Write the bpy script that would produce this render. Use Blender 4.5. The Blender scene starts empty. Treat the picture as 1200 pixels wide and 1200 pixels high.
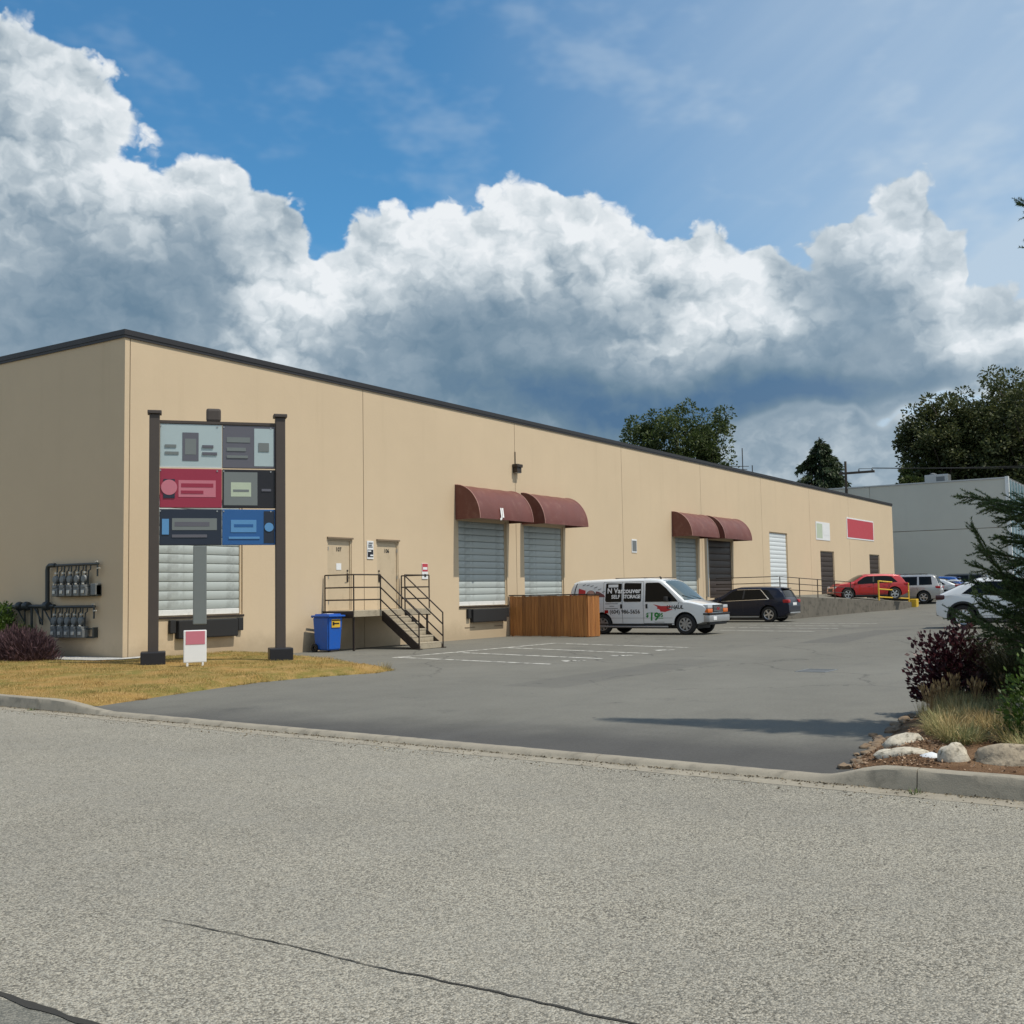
import bpy, bmesh, math, random
import numpy as np
from mathutils import Vector, Matrix, noise as mnoise
R = math.radians
S = bpy.context.scene
COL = S.collection
random.seed(7); RNG = np.random.default_rng(7)

# ------------------------------------------------------------------ camera
cam_d = bpy.data.cameras.new('camera'); cam = bpy.data.objects.new('camera', cam_d); COL.objects.link(cam)
cam_d.sensor_width = 36; cam_d.lens = 36*1290.1/1200; cam_d.clip_start = 0.1; cam_d.clip_end = 5000
YAW, PITCH, ROLL = R(32.934), R(4.190), R(-0.997)
fw = Vector((math.cos(PITCH)*math.cos(YAW), math.cos(PITCH)*math.sin(YAW), math.sin(PITCH)))
rt = Vector((math.sin(YAW), -math.cos(YAW), 0)); up = rt.cross(fw)
r2 = rt*math.cos(ROLL)+up*math.sin(ROLL); u2 = up*math.cos(ROLL)-rt*math.sin(ROLL)
m = Matrix((r2, u2, -fw)).transposed().to_4x4(); m.translation = (-17.195, -22.345, 1.6)
cam.matrix_world = m
S.camera = cam

# ------------------------------------------------------------------ sun and exposure
SUN_EL = R(62); SUN_DIR = Vector((0.13, -1, 0)).normalized()*math.cos(SUN_EL)+Vector((0, 0, math.sin(SUN_EL)))
sd = bpy.data.lights.new('sun', 'SUN'); sd.energy = 4.0; sd.angle = R(0.6); sd.color = (1, 0.93, 0.81)
so = bpy.data.objects.new('sun', sd); COL.objects.link(so); so.rotation_euler = SUN_DIR.to_track_quat('Z', 'Y').to_euler()
so.location = (-20, -60, 80)
vs = S.view_settings; vs.view_transform = 'Standard'; vs.look = 'None'; vs.gamma = 1; vs.use_curve_mapping = False; vs.exposure = 0.0
S.cycles.use_denoising = True
S.cycles.max_bounces = 6; S.cycles.diffuse_bounces = 3; S.cycles.glossy_bounces = 3; S.cycles.transparent_max_bounces = 6

# ------------------------------------------------------------------ node expressions
class X:
    def __init__(s, nt, sock): s.nt, s.s = nt, sock
    def _m(s, op, *a):
        n = s.nt.nodes.new('ShaderNodeMath'); n.operation = op
        for i, v in enumerate((s,)+a):
            if isinstance(v, X): s.nt.links.new(v.s, n.inputs[i])
            else: n.inputs[i].default_value = v
        return X(s.nt, n.outputs[0])
    def __add__(s, o): return s._m('ADD', o)
    __radd__ = __add__
    def __sub__(s, o): return s._m('SUBTRACT', o)
    def __rsub__(s, o): return (s*-1)+o
    def __mul__(s, o): return s._m('MULTIPLY', o)
    __rmul__ = __mul__
    def __truediv__(s, o): return s._m('DIVIDE', o)
    def smax(s, o, k): return s._m('SMOOTH_MAX', o, k)
    def max(s, o): return s._m('MAXIMUM', o)
    def min(s, o): return s._m('MINIMUM', o)
    def exp(s): return s._m('EXPONENT')
    def pow(s, o): return s._m('POWER', o)
    def abs(s): return s._m('ABSOLUTE')
    def step(s, a, b, c=0., d=1., smooth=True):
        n = s.nt.nodes.new('ShaderNodeMapRange'); n.interpolation_type = 'SMOOTHSTEP' if smooth else 'LINEAR'; n.clamp = True
        s.nt.links.new(s.s, n.inputs[0])
        for i, v in zip((1, 2, 3, 4), (a, b, c, d)): n.inputs[i].default_value = v
        return X(s.nt, n.outputs[0])
def sep(nt, sock):
    n = nt.nodes.new('ShaderNodeSeparateXYZ'); nt.links.new(sock, n.inputs[0]); return [X(nt, n.outputs[i]) for i in range(3)]
def comb(nt, x, y, z=0.):
    n = nt.nodes.new('ShaderNodeCombineXYZ')
    for i, v in enumerate((x, y, z)):
        if isinstance(v, X): nt.links.new(v.s, n.inputs[i])
        else: n.inputs[i].default_value = v
    return n.outputs[0]
def tnoise(nt, vec, scale, detail=4, rough=.55, dist=0., dims='3D'):
    n = nt.nodes.new('ShaderNodeTexNoise'); n.noise_dimensions = dims; nt.links.new(vec, n.inputs['Vector'])
    n.inputs['Scale'].default_value = scale; n.inputs['Detail'].default_value = detail
    n.inputs['Roughness'].default_value = rough; n.inputs['Distortion'].default_value = dist
    return X(nt, n.outputs[0])
def tvor(nt, vec, scale, feature='F1', detail=0., rough=.5, out='Distance', dims='3D', rand=1.):
    n = nt.nodes.new('ShaderNodeTexVoronoi'); n.voronoi_dimensions = dims; n.feature = feature; nt.links.new(vec, n.inputs['Vector'])
    n.inputs['Scale'].default_value = scale; n.inputs['Randomness'].default_value = rand
    if 'Detail' in n.inputs: n.inputs['Detail'].default_value = detail; n.inputs['Roughness'].default_value = rough
    return X(nt, n.outputs[out])
def mixc(nt, f, a, b, mode='MIX'):
    n = nt.nodes.new('ShaderNodeMix'); n.data_type = 'RGBA'; n.blend_type = mode
    for i, v in ((0, f), (6, a), (7, b)):
        if isinstance(v, X): nt.links.new(v.s, n.inputs[i])
        elif hasattr(v, 'is_output'): nt.links.new(v, n.inputs[i])
        elif i == 0: n.inputs[i].default_value = v
        else: n.inputs[i].default_value = (*v[:3], 1)
    return n.outputs[2]

# ------------------------------------------------------------------ world: clear sky with cumulus
W = bpy.data.worlds.new('World'); S.world = W; W.use_nodes = True
nt = W.node_tree; nt.nodes.clear()
sky = nt.nodes.new('ShaderNodeTexSky'); sky.sky_type = 'NISHITA'; sky.sun_disc = False
sky.sun_elevation = SUN_EL; sky.sun_rotation = math.atan2(SUN_DIR.x, SUN_DIR.y); sky.altitude = 60
sky.air_density = 1.0; sky.dust_density = 0.6; sky.ozone_density = 2.0
SKYK = 0.1
tc = nt.nodes.new('ShaderNodeTexCoord'); dx, dy, dz = sep(nt, tc.outputs['Generated'])
FX, FY = math.cos(YAW), math.sin(YAW)
DEG = 180/math.pi
az = (dx*FY+dy*(-FX))._m('ARCTAN2', dx*FX+dy*FY)*DEG
el = dz._m('ARCSINE').max(0.)*DEG
P = comb(nt, az, el*1.15, 0.)
w1 = tnoise(nt, P, .16, 3, .55, dims='2D'); w2 = tnoise(nt, comb(nt, az+40., el*1.15+13., 5.), .16, 3, .55, dims='2D')
aw, ew = az+(w1-.5)*7., el+(w2-.5)*5.
SHAPE = [(-24.5,21.9,6.2,4.6),(-22.5,16.0,7.7,5.9),(-15.5,18.0,5.3,3.8),(-22.9,11.2,11.4,5.6),(-11.2,14.2,2.7,3.6),(-5.7,15.4,4.9,4.0),(0.7,16.0,6.8,4.5),(7.8,15.1,5.7,3.8),(19.8,15.4,3.8,3.8),(13.4,12.9,5.9,3.6),(22.7,11.6,5.0,3.0),(0.1,10.4,18.2,5.7),(15.9,10.6,13.5,2.6),(-13.2,13.2,3.6,3.6)]
BANK = [(16.7,6.1,8.5,2.6),(-1.8,4.6,20.,3.4),(27.1,10.4,5.3,2.3)]
LIGHT = [(-20.2,22.4,6.0,3.4,.34),(-20.6,19.9,3.6,2.3,.25),(-14.4,20.4,3.4,1.8,.45),(-23.1,25.4,3.1,1.8,.25),(-11.4,15.5,2.6,1.9,.6),(-13.1,12.9,2.3,1.9,.35),(-1.6,18.6,5.9,2.5,.6),(-7.4,16.4,2.7,1.7,.4),(6.1,17.5,4.9,2.1,.5),(11.8,14.9,3.0,2.5,.65),(9.1,12.7,5.3,1.5,.3),(19.9,17.8,2.8,1.8,.5),(22.1,14.9,2.3,1.4,.4),(24.3,11.9,3.4,1.6,.5),(-15.9,15.7,4.6,2.3,-.5),(-21.0,14.1,5.9,2.0,-.45),(-22.9,11.6,3.8,2.4,-.3),(1.1,14.3,6.7,1.9,-.4),(1.0,10.8,8.0,2.0,-.75),(-3.5,12.2,3.6,1.7,-.3),(9.0,9.7,7.0,1.5,-.75),(15.8,9.5,5.4,1.2,-.95),(16.0,14.7,2.5,2.3,-.35),(17.6,12.1,4.5,1.9,-.4),(21.5,10.1,4.3,.9,-.4),(4.1,8.5,6.2,1.8,-.7)]
def blob(vec, c):
    n = nt.nodes.new('ShaderNodeVectorMath'); n.operation = 'MULTIPLY_ADD'; nt.links.new(vec, n.inputs[0])
    n.inputs[1].default_value = (1/c[2], 1/c[3], 0); n.inputs[2].default_value = (-c[0]/c[2], -c[1]/c[3], 0)
    q = nt.nodes.new('ShaderNodeVectorMath'); q.operation = 'DOT_PRODUCT'
    nt.links.new(n.outputs[0], q.inputs[0]); nt.links.new(n.outputs[0], q.inputs[1]); return X(nt, q.outputs['Value'])
s = None
PW = comb(nt, aw, ew, 0.)
for c in SHAPE+BANK:
    b = blob(PW, c)
    s = b if s is None else s._m('SMOOTH_MIN', b, .25)
s = 1.-s
# cloud goes on round the unseen horizon, made fuller and whiter to lift ambient light
gen = (tnoise(nt, P, .045, 2, .5, dims='2D')-.5)*5.+.75-(el-14.)._m('ABSOLUTE')*.045
away = az.abs().step(26., 34.)
s = s.smax(gen*away+(away-1.)*3., .2)
wf1 = (tnoise(nt, comb(nt, az, el*1.25, 0.), .9, 3, .5, dims='2D')-.5)*1.6; wf2 = (tnoise(nt, comb(nt, az+31., el*1.25+7., 0.), .9, 3, .5, dims='2D')-.5)*1.6
def billow(dx_, dy_):
    v = comb(nt, az+dx_+wf1, el*1.25+dy_+wf2, 0.)
    return (1.-tvor(nt, v, .26, 'F1', 3., .56, dims='2D'))*.85+tnoise(nt, v, .4, 5, .52, dims='2D')*.55
b0 = billow(0., 0.); b1 = billow(.45, .75)
d = s+.20+s.step(.1, .5, 0., .35)+(b0-.74)*.75
alpha = d.step(-.08, .22)*az.step(8., 24., 1., .90)
Lf = None
PL = comb(nt, az+(w1-.5)*6., el+(w2-.5)*4., 0.)
def const(v):
    n = nt.nodes.new('ShaderNodeValue'); n.outputs[0].default_value = v; return X(nt, n.outputs[0])
EINV = const(math.exp(-1))
for c in LIGHT:
    g = EINV.pow(blob(PL, c)); k = c[4] if c[4] > 0 else c[4]*.42
    Lf = g*k if Lf is None else g._m('MULTIPLY_ADD', k, Lf)
relief = (b0-b1)*1.0
rim = d.step(.0, .8, .17, 0.)
lit = Lf.step(-.35, .45, .25, 1.)
val = Lf*.85+(relief*.42+(b0-.74)*.25)*lit+rim*1.0+.50
val = val+away*(el.step(4., 16., -.05, .42))  # extra brightness on out-of-view cloud, added for fill light
ramp = nt.nodes.new('ShaderNodeValToRGB'); nt.links.new(val.s, ramp.inputs[0])
def lin(r, g, b): return tuple(((c/255+.055)/1.055)**2.4 if c > 10 else c/255/12.92 for c in (r, g, b))
cr = ramp.color_ramp; cr.elements[0].position = 0.; cr.elements[0].color = (*lin(82,114,146), 1)
cr.elements[1].position = 1.; cr.elements[1].color = (*lin(238,242,245), 1)
for pos, c in ((.20, (108,133,153)), (.40, (144,162,176)), (.60, (184,196,204)), (.80, (215,223,228))):
    e_ = cr.elements.new(pos); e_.color = (*lin(*c), 1)
# thin high veil on the right and streaks
ca, sa = math.cos(R(33)), math.sin(R(33))
along = az*ca+el*sa; across = el*ca-az*sa
band = (across+.55-(w1-.5)*1.5).step(-1.2, 2.2, 1., 0.)*az.step(-2., 20.)
streak = tnoise(nt, comb(nt, along*.05, across*.35, 0.), 1., 3, .55, dims='2D')
veil = (az.step(-6., 24.)*.56+band*.62+.03)*(streak*.55+.72)
cirrus = tnoise(nt, comb(nt, az*.5, el, 3.), .22, 4, .6, dims='2D').step(.5, .8, 0., .25)
veil = (veil+cirrus+el.step(2., 13., .55, 0.)).min(.85)
base = mixc(nt, 1., sky.outputs[0], (0.50, 1.16, 1.40), 'MULTIPLY')
vcol = tuple(v/SKYK for v in lin(196,212,226))
c1 = mixc(nt, veil, base, vcol)
cl = mixc(nt, 1., ramp.outputs[0], (1/SKYK,)*3, 'MULTIPLY')
fin = mixc(nt, alpha*.98, c1, cl)
bg = nt.nodes.new('ShaderNodeBackground'); bg.inputs[1].default_value = SKYK; nt.links.new(fin, bg.inputs[0])
wo = nt.nodes.new('ShaderNodeOutputWorld'); nt.links.new(bg.outputs[0], wo.inputs[0])
W.cycles.sampling_method = 'MANUAL'; W.cycles.sample_map_resolution = 512

# ------------------------------------------------------------------ mesh helpers
class MB:
    """collects faces; build() links them as ONE mesh object"""
    def __init__(s): s.v, s.f, s.mi = [], [], []
    def add(s, vs, fs, mi=0):
        o = len(s.v); s.v += [tuple(v) for v in vs]; s.f += [tuple(i+o for i in f) for f in fs]; s.mi += [mi]*len(fs); return s
    def box(s, x0, x1, y0, y1, z0, z1, mi=0, M=None):
        v = [(x, y, z) for z in (z0, z1) for y in (y0, y1) for x in (x0, x1)]
        if M is not None: v = [tuple(M @ Vector(p)) for p in v]
        return s.add(v, [(0,2,3,1),(4,5,7,6),(0,1,5,4),(2,6,7,3),(0,4,6,2),(1,3,7,5)], mi)
    def bbox(s, x0, x1, y0, y1, z0, z1, b=.01, mi=0, M=None):
        """bevelled box: three nested octagon-ish rings"""
        bm = bmesh.new(); bmesh.ops.create_cube(bm, size=1)
        for v in bm.verts: v.co = ((x0+x1)/2+v.co.x*(x1-x0), (y0+y1)/2+v.co.y*(y1-y0), (z0+z1)/2+v.co.z*(z1-z0))
        bmesh.ops.bevel(bm, geom=bm.edges[:], offset=b, segments=2, affect='EDGES', profile=.6)
        return s.addbm(bm, mi, M)
    def addbm(s, bm, mi=0, M=None):
        bm.verts.ensure_lookup_table(); bm.verts.index_update()
        vs = [tuple(M @ v.co) if M is not None else tuple(v.co) for v in bm.verts]
        s.add(vs, [[v.index for v in f.verts] for f in bm.faces], mi); bm.free(); return s
    def tube(s, pts, r, n=8, mi=0, cap=True, r1=None):
        pts = [Vector(p) for p in pts]; k = len(pts); rings = []; prev = None
        for i, p in enumerate(pts):
            t = (pts[min(i+1, k-1)]-pts[max(i-1, 0)]).normalized()
            a = t.orthogonal().normalized() if prev is None else (prev-t*prev.dot(t)).normalized()
            prev = a; b = t.cross(a); rr = r if r1 is None else r+(r1-r)*i/max(1, k-1)
            if isinstance(r, (list, tuple)): rr = r[i]
            rings.append([p+(a*math.cos(2*math.pi*j/n)+b*math.sin(2*math.pi*j/n))*rr for j in range(n)])
        fs = [(i*n+j, i*n+(j+1) % n, (i+1)*n+(j+1) % n, (i+1)*n+j) for i in range(k-1) for j in range(n)]
        if cap: fs += [tuple(range(n))[::-1], tuple(range((k-1)*n, k*n))]
        return s.add([q for rg in rings for q in rg], fs, mi)
    def lathe(s, prof, M, n=20, mi=0, closed=True):
        """profile (r, h) about local z, placed by M"""
        k = len(prof); vs = []
        for (r, h) in prof:
            for j in range(n): a = 2*math.pi*j/n; vs.append(tuple(M @ Vector((r*math.cos(a), r*math.sin(a), h))))
        rng = range(k) if closed else range(k-1)
        fs = [(i*n+j, i*n+(j+1) % n, ((i+1) % k)*n+(j+1) % n, ((i+1) % k)*n+j) for i in rng for j in range(n)]
        if not closed: fs += [tuple(range(n))[::-1], tuple(range((k-1)*n, k*n))]
        return s.add(vs, fs, mi)
    def prism(s, poly, t, M=None, mi=0):
        """polygon in local xy extruded along local z by t"""
        n = len(poly); v = [Vector((x, y, 0)) for x, y in poly]+[Vector((x, y, t)) for x, y in poly]
        if M is not None: v = [M @ p for p in v]
        return s.add(v, [tuple(range(n))[::-1], tuple(range(n, 2*n))]+[(i, (i+1) % n, n+(i+1) % n, n+i) for i in range(n)], mi)
    def quad(s, a, b, c, d, mi=0): return s.add([a, b, c, d], [(0, 1, 2, 3)], mi)
    def mesh(s, name, mats, smooth=None):
        me = bpy.data.meshes.new(name); me.from_pydata(s.v, [], s.f)
        for m_ in (mats if isinstance(mats, (list, tuple)) else [mats]): me.materials.append(m_)
        if any(s.mi): me.polygons.foreach_set('material_index', s.mi)
        if smooth is not None:
            me.polygons.foreach_set('use_smooth', [True]*len(me.polygons)); me.set_sharp_from_angle(angle=R(smooth))
        me.update(); return me
    def build(s, name, mats, parent=None, smooth=None):
        o = bpy.data.objects.new(name, s.mesh(name, mats, smooth)); COL.objects.link(o); o.parent = parent; return o
def obj(name, me, parent=None, loc=None):
    o = bpy.data.objects.new(name, me); COL.objects.link(o); o.parent = parent
    if loc is not None: o.location = loc
    return o
def tag(o, label, cat, group=None, kind=None):
    if label: o['label'] = label
    if cat: o['category'] = cat
    if group: o['group'] = group
    if kind: o['kind'] = kind
    return o
def struct(o): o['kind'] = 'structure'; return o
def thing(name, label, cat, loc=(0, 0, 0), rz=0, group=None, scale=1):
    o = bpy.data.objects.new(name, None); COL.objects.link(o); o.location = loc; o.rotation_euler = (0, 0, rz); o.scale = (scale,)*3
    o.empty_display_size = .3
    return tag(o, label, cat, group)
def smooth01(t): t = max(0., min(1., t)); return t*t*(3-2*t)
def text_mesh(txt, size, bold=0., align='LEFT', shear=0., spacing=1.):
    """flat text mesh in local xy, letter height about 0.7*size"""
    cu = bpy.data.curves.new('text', 'FONT'); cu.body = txt; cu.size = size; cu.align_x = align; cu.offset = bold; cu.shear = shear
    cu.space_character = spacing; cu.resolution_u = 3
    o = bpy.data.objects.new('text', cu); COL.objects.link(o)
    dg = bpy.context.evaluated_depsgraph_get(); me = bpy.data.meshes.new_from_object(o.evaluated_get(dg))
    out = ([tuple(v.co) for v in me.vertices], [tuple(p.vertices) for p in me.polygons])
    bpy.data.objects.remove(o); bpy.data.curves.remove(cu); bpy.data.meshes.remove(me)
    return out

# ------------------------------------------------------------------ materials
def newmat(name):
    m_ = bpy.data.materials.new(name); m_.use_nodes = True; n = m_.node_tree
    return m_, n, n.nodes['Principled BSDF']
def mat(name, col, rough=.6, metal=0., var=.12, vscale=3., bump=0., bscale=40., coat=0., fine=0., world=False, spec=None, dirt=None, dirtamt=.0):
    """plain procedural material: two-scale colour variation, optional bump, optional dirt patches"""
    m_, n, b = newmat(name)
    if world: g = n.nodes.new('ShaderNodeNewGeometry'); vec = g.outputs['Position']
    else: g = n.nodes.new('ShaderNodeTexCoord'); vec = g.outputs['Object']
    x = tnoise(n, vec, vscale, 4, .6)
    f = (x-.5)*(2*var)+1.
    if fine: f = f+(tnoise(n, vec, bscale, 2, .5)-.5)*(2*fine)
    c = mixc(n, 1., comb(n, f, f, f), col, 'MULTIPLY')
    if dirt: c = mixc(n, tnoise(n, vec, vscale*2.3, 5, .65).step(.48, .72)*dirtamt, c, dirt)
    n.links.new(c, b.inputs['Base Color'])
    r_ = (x-.5)*.2+rough
    n.links.new(r_.s, b.inputs['Roughness']); b.inputs['Metallic'].default_value = metal
    if coat: b.inputs['Coat Weight'].default_value = coat; b.inputs['Coat Roughness'].default_value = .05
    if spec is not None: b.inputs['Specular IOR Level'].default_value = spec
    if bump:
        bn = n.nodes.new('ShaderNodeBump'); bn.inputs['Strength'].default_value = bump; bn.inputs['Distance'].default_value = .01
        n.links.new(tnoise(n, vec, bscale, 4, .6).s, bn.inputs['Height']); n.links.new(bn.outputs[0], b.inputs['Normal'])
    return m_
def c3(r, g, b): return lin(r, g, b)
M = {}
M['steel_dark'] = mat('dark brown painted steel', (.030, .020, .014), .5, .0, .3, 6)
M['flash'] = mat('dark roof flashing', (.028, .027, .030), .5, .2, .2, 2)
M['door_paint'] = mat('tan painted steel door', (.52, .42, .29), .5, 0, .05, 2, dirt=(.30, .22, .14), dirtamt=.2)
M['dock_door'] = mat('pale blue grey dock door', (.40, .44, .43), .45, .0, .08, 1.5, dirt=(.20, .21, .20), dirtamt=.5)
M['white_bar'] = mat('white painted bar', (.72, .73, .72), .5, 0, .06, 2, dirt=(.4, .4, .38), dirtamt=.4)
M['rubber'] = mat('black rubber', (.016, .016, .017), .8, 0, .2, 8)
M['awning'] = mat('maroon awning vinyl', (.128, .038, .029), .5, 0, .20, 1.1, bump=.1, bscale=60, dirt=(.21, .10, .080), dirtamt=.45)
M['letter'] = mat('white lettering', (.8, .8, .8), .5, 0, .02)
M['black'] = mat('black print', (.012, .012, .013), .5, 0, .05)
M['concrete'] = mat('weathered concrete', (.285, .255, .200), .9, 0, .26, 2.5, bump=.35, bscale=90, fine=.16, dirt=(.15, .135, .105), dirtamt=.7, world=True)
M['tread'] = mat('beige concrete tread', (.36, .31, .23), .9, 0, .14, 3, bump=.3, bscale=80, fine=.06, dirt=(.19, .16, .12), dirtamt=.6)
M['galv'] = mat('galvanised metal', (.42, .43, .43), .4, .8, .1, 5)
M['gasgrey'] = mat('grey meter paint', (.16, .17, .175), .45, .1, .25, 9)
M['gasdark'] = mat('dark pipe paint', (.035, .042, .045), .45, .1, .3, 7)
M['brass'] = mat('pale fitting', (.55, .54, .5), .4, .3, .1)
M['blue_bin'] = mat('blue bin plastic', (.010, .10, .46), .42, 0, .08, 3, dirt=(.05, .09, .2), dirtamt=.3)
M['yellow'] = mat('yellow paint', (.62, .40, .03), .5, 0, .12, 4, dirt=(.3, .2, .05), dirtamt=.4)
M['red_sign'] = mat('red sign face', (.48, .05, .07), .4, 0, .05)
M['sign_white'] = mat('white sign face', (.74, .75, .76), .4, 0, .04)
M['sign_black'] = mat('black sign face', (.015, .015, .02), .4, 0, .05)
M['paintline'] = None
def m_wall(name, col, col2, streak=.25):
    m_, n, b = newmat(name); g = n.nodes.new('ShaderNodeNewGeometry'); x, y, z = sep(n, g.outputs['Position'])
    vec = g.outputs['Position']
    big = tnoise(n, vec, .22, 4, .6); fine = tnoise(n, vec, 60., 3, .6)
    st = tnoise(n, comb(n, x*1.9, y*1.9, z*.10), 1., 5, .65)
    mid = tnoise(n, vec, 1.1, 5, .65)
    f = (big-.5)*.16+(mid-.5)*.07+(fine-.5)*.10+1.
    c = mixc(n, 1., comb(n, f, f, f), col, 'MULTIPLY')
    stain = st.step(.52, .78)*(z.step(4., 8.2, .25, 1.))*streak
    c = mixc(n, stain, c, col2)
    low = (z+(tnoise(n, vec, 1.3, 5, .7)-.5)*.9).step(.1, .75, .55, 0.)
    c = mixc(n, low, c, tuple(v*.72 for v in col2))
    n.links.new(c, b.inputs['Base Color']); b.inputs['Roughness'].default_value = .85
    bn = n.nodes.new('ShaderNodeBump'); bn.inputs['Strength'].default_value = .25; bn.inputs['Distance'].default_value = .008
    n.links.new((fine*.6+tnoise(n, vec, 9., 3, .6)).s, bn.inputs['Height']); n.links.new(bn.outputs[0], b.inputs['Normal'])
    return m_
M['wall'] = m_wall('tan painted concrete wall', (.575, .454, .310), (.43, .332, .216))
M['grey_wall'] = m_wall('grey painted concrete wall', (.54, .525, .46), (.43, .42, .375), .15)

# road: pale chip seal
def m_road():
    m_, n, b = newmat('pale chip seal road'); g = n.nodes.new('ShaderNodeNewGeometry'); vec = g.outputs['Position']; x, y, z = sep(n, vec)
    big = tnoise(n, vec, .35, 5, .6); mid = tnoise(n, vec, 2.5, 4, .6)
    chipv = tvor(n, vec, 105., out='Color'); cs = n.nodes.new('ShaderNodeSeparateColor'); n.links.new(chipv.s, cs.inputs[0]); chip = X(n, cs.outputs[0])
    edge = tvor(n, vec, 105., 'F1')
    f = (big-.5)*.34+(mid-.5)*.22+(chip-.5)*.95+1.04-edge.step(.30, .70)*.36
    tint = mixc(n, X(n, cs.outputs[1]).step(.3, .8), (.318, .294, .240), (.284, .271, .231))
    c = mixc(n, 1., comb(n, f, f, f), tint, 'MULTIPLY')
    # wheel-track wear and old oil spots
    tr = ((x+11.2)._m('ABSOLUTE').step(.2, 1.1, 1., 0.)+(x+13.0)._m('ABSOLUTE').step(.2, .9, 1., 0.)+(x+9.5)._m('ABSOLUTE').step(.1, .8, 1., 0.))*.26
    c = mixc(n, tr*mid.step(.3, .7), c, (.20, .195, .175))
    sp = tnoise(n, vec, .9, 4, .55).step(.66, .76)*.4+tnoise(n, vec, 5., 3, .5).step(.74, .78)*.6
    c = mixc(n, sp, c, (.15, .145, .13))
    near = (x+14.46+(tnoise(n, vec, 3., 3, .6)-.5)*.06).step(-.03, .0, 1., 0., smooth=False)
    c = mixc(n, near*.62, c, (.10, .105, .095))
    n.links.new(c, b.inputs['Base Color']); b.inputs['Roughness'].default_value = .92; b.inputs['Specular IOR Level'].default_value = .25
    bn = n.nodes.new('ShaderNodeBump'); bn.inputs['Strength'].default_value = .9; bn.inputs['Distance'].default_value = .006
    n.links.new((1.-edge).s, bn.inputs['Height']); n.links.new(bn.outputs[0], b.inputs['Normal'])
    return m_
M['road'] = m_road()
def m_asphalt():
    m_, n, b = newmat('worn grey asphalt'); g = n.nodes.new('ShaderNodeNewGeometry'); vec = g.outputs['Position']; x, y, z = sep(n, vec)
    big = tnoise(n, comb(n, x*.5, y, 0.), .22, 6, .62); mid = tnoise(n, vec, 1.4, 5, .65); fine = tnoise(n, vec, 140., 2, .6)
    wave = (tnoise(n, vec, .35, 4, .55)-.5)
    fresh = (x+wave*2.6+y*.10).step(-8.6, -6.4, 1., 0.)          # newer asphalt laid at the driveway mouth
    mid2 = (x+wave*5.).step(2., 14., 1., 0.)
    c = mixc(n, fresh, mixc(n, mid2, (.138, .133, .114), (.150, .146, .127)), (.072, .070, .066))
    grain = tnoise(n, vec, 22., 4, .75)
    f = (big-.5)*.60+(mid-.5)*.34+(fine-.5)*.55+(grain-.5)*.75+1.
    c = mixc(n, 1., comb(n, f, f, f), c, 'MULTIPLY')
    spots = tnoise(n, vec, .55, 5, .7).step(.60, .72)*.5
    c = mixc(n, spots, c, (.06, .06, .058))
    for (px0, px1, py0, py1, k_) in ((13.2, 21.5, -13.4, -12.1, .45), (-1.2, 6.4, -12.9, -11.7, .30), (24., 26.2, -16., -6., .35)):   # saw-cut trench patches
        msk = x.step(px0-.02, px0, smooth=False)*x.step(px1, px1+.02, 1., 0., smooth=False)*(y+wave*.05).step(py0-.02, py0, smooth=False)*(y+wave*.05).step(py1, py1+.02, 1., 0., smooth=False)
        c = mixc(n, msk*k_, c, (.085, .083, .078))
    drip = tnoise(n, vec, 3.2, 3, .5).step(.70, .76)*.5
    c = mixc(n, drip, c, (.05, .05, .048))
    tr = tnoise(n, comb(n, x*.12, y*1.1, 0.), 1., 4, .6).step(.55, .75)*.30
    c = mixc(n, tr, c, (.10, .10, .097))
    crk = tvor(n, comb(n, x+wave*3., y+mid*1.2, 0.), .23, 'DISTANCE_TO_EDGE', dims='2D').step(.0, .008, .7, 0., smooth=False)*(x.step(-2., 2.))
    c = mixc(n, crk, c, (.035, .035, .034))
    n.links.new(c, b.inputs['Base Color']); b.inputs['Roughness'].default_value = .88; b.inputs['Specular IOR Level'].default_value = .3
    bn = n.nodes.new('ShaderNodeBump'); bn.inputs['Strength'].default_value = .5; bn.inputs['Distance'].default_value = .004
    n.links.new(fine.s, bn.inputs['Height']); n.links.new(bn.outputs[0], b.inputs['Normal'])
    return m_
M['asphalt'] = m_asphalt()
def m_ground(name, cols, scale, fine=30., bump=.6, rough=.95):
    m_, n, b = newmat(name); g = n.nodes.new('ShaderNodeNewGeometry'); vec = g.outputs['Position']
    a = tnoise(n, vec, scale, 5, .65).step(.35, .65); d_ = tnoise(n, vec, scale*4.7, 4, .6).step(.4, .66); e = tnoise(n, vec, fine, 3, .6)
    c = mixc(n, d_*.6, mixc(n, a, cols[0], cols[1]), cols[2]); f = (e-.5)*.9+1.
    c = mixc(n, 1., comb(n, f, f, f), c, 'MULTIPLY')
    n.links.new(c, b.inputs['Base Color']); b.inputs['Roughness'].default_value = rough; b.inputs['Specular IOR Level'].default_value = .15
    bn = n.nodes.new('ShaderNodeBump'); bn.inputs['Strength'].default_value = bump; bn.inputs['Distance'].default_value = .03
    n.links.new(e.s, bn.inputs['Height']); n.links.new(bn.outputs[0], b.inputs['Normal'])
    return m_
M['lawn'] = m_ground('dry lawn soil', ((.30, .185, .06), (.15, .14, .035), (.34, .22, .09)), .75, 40.)
M['soil'] = m_ground('dry bark and soil', ((.15, .085, .045), (.21, .13, .075), (.10, .055, .03)), 2.2, 55., 1.)
M['far_ground'] = m_ground('far ground', ((.10, .10, .09), (.09, .11, .05), (.12, .115, .10)), .05, 3.)
M['gravel'] = m_ground('white gravel', ((.5, .5, .48), (.36, .35, .33), (.62, .62, .6)), 9., 60., 1.)
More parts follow.
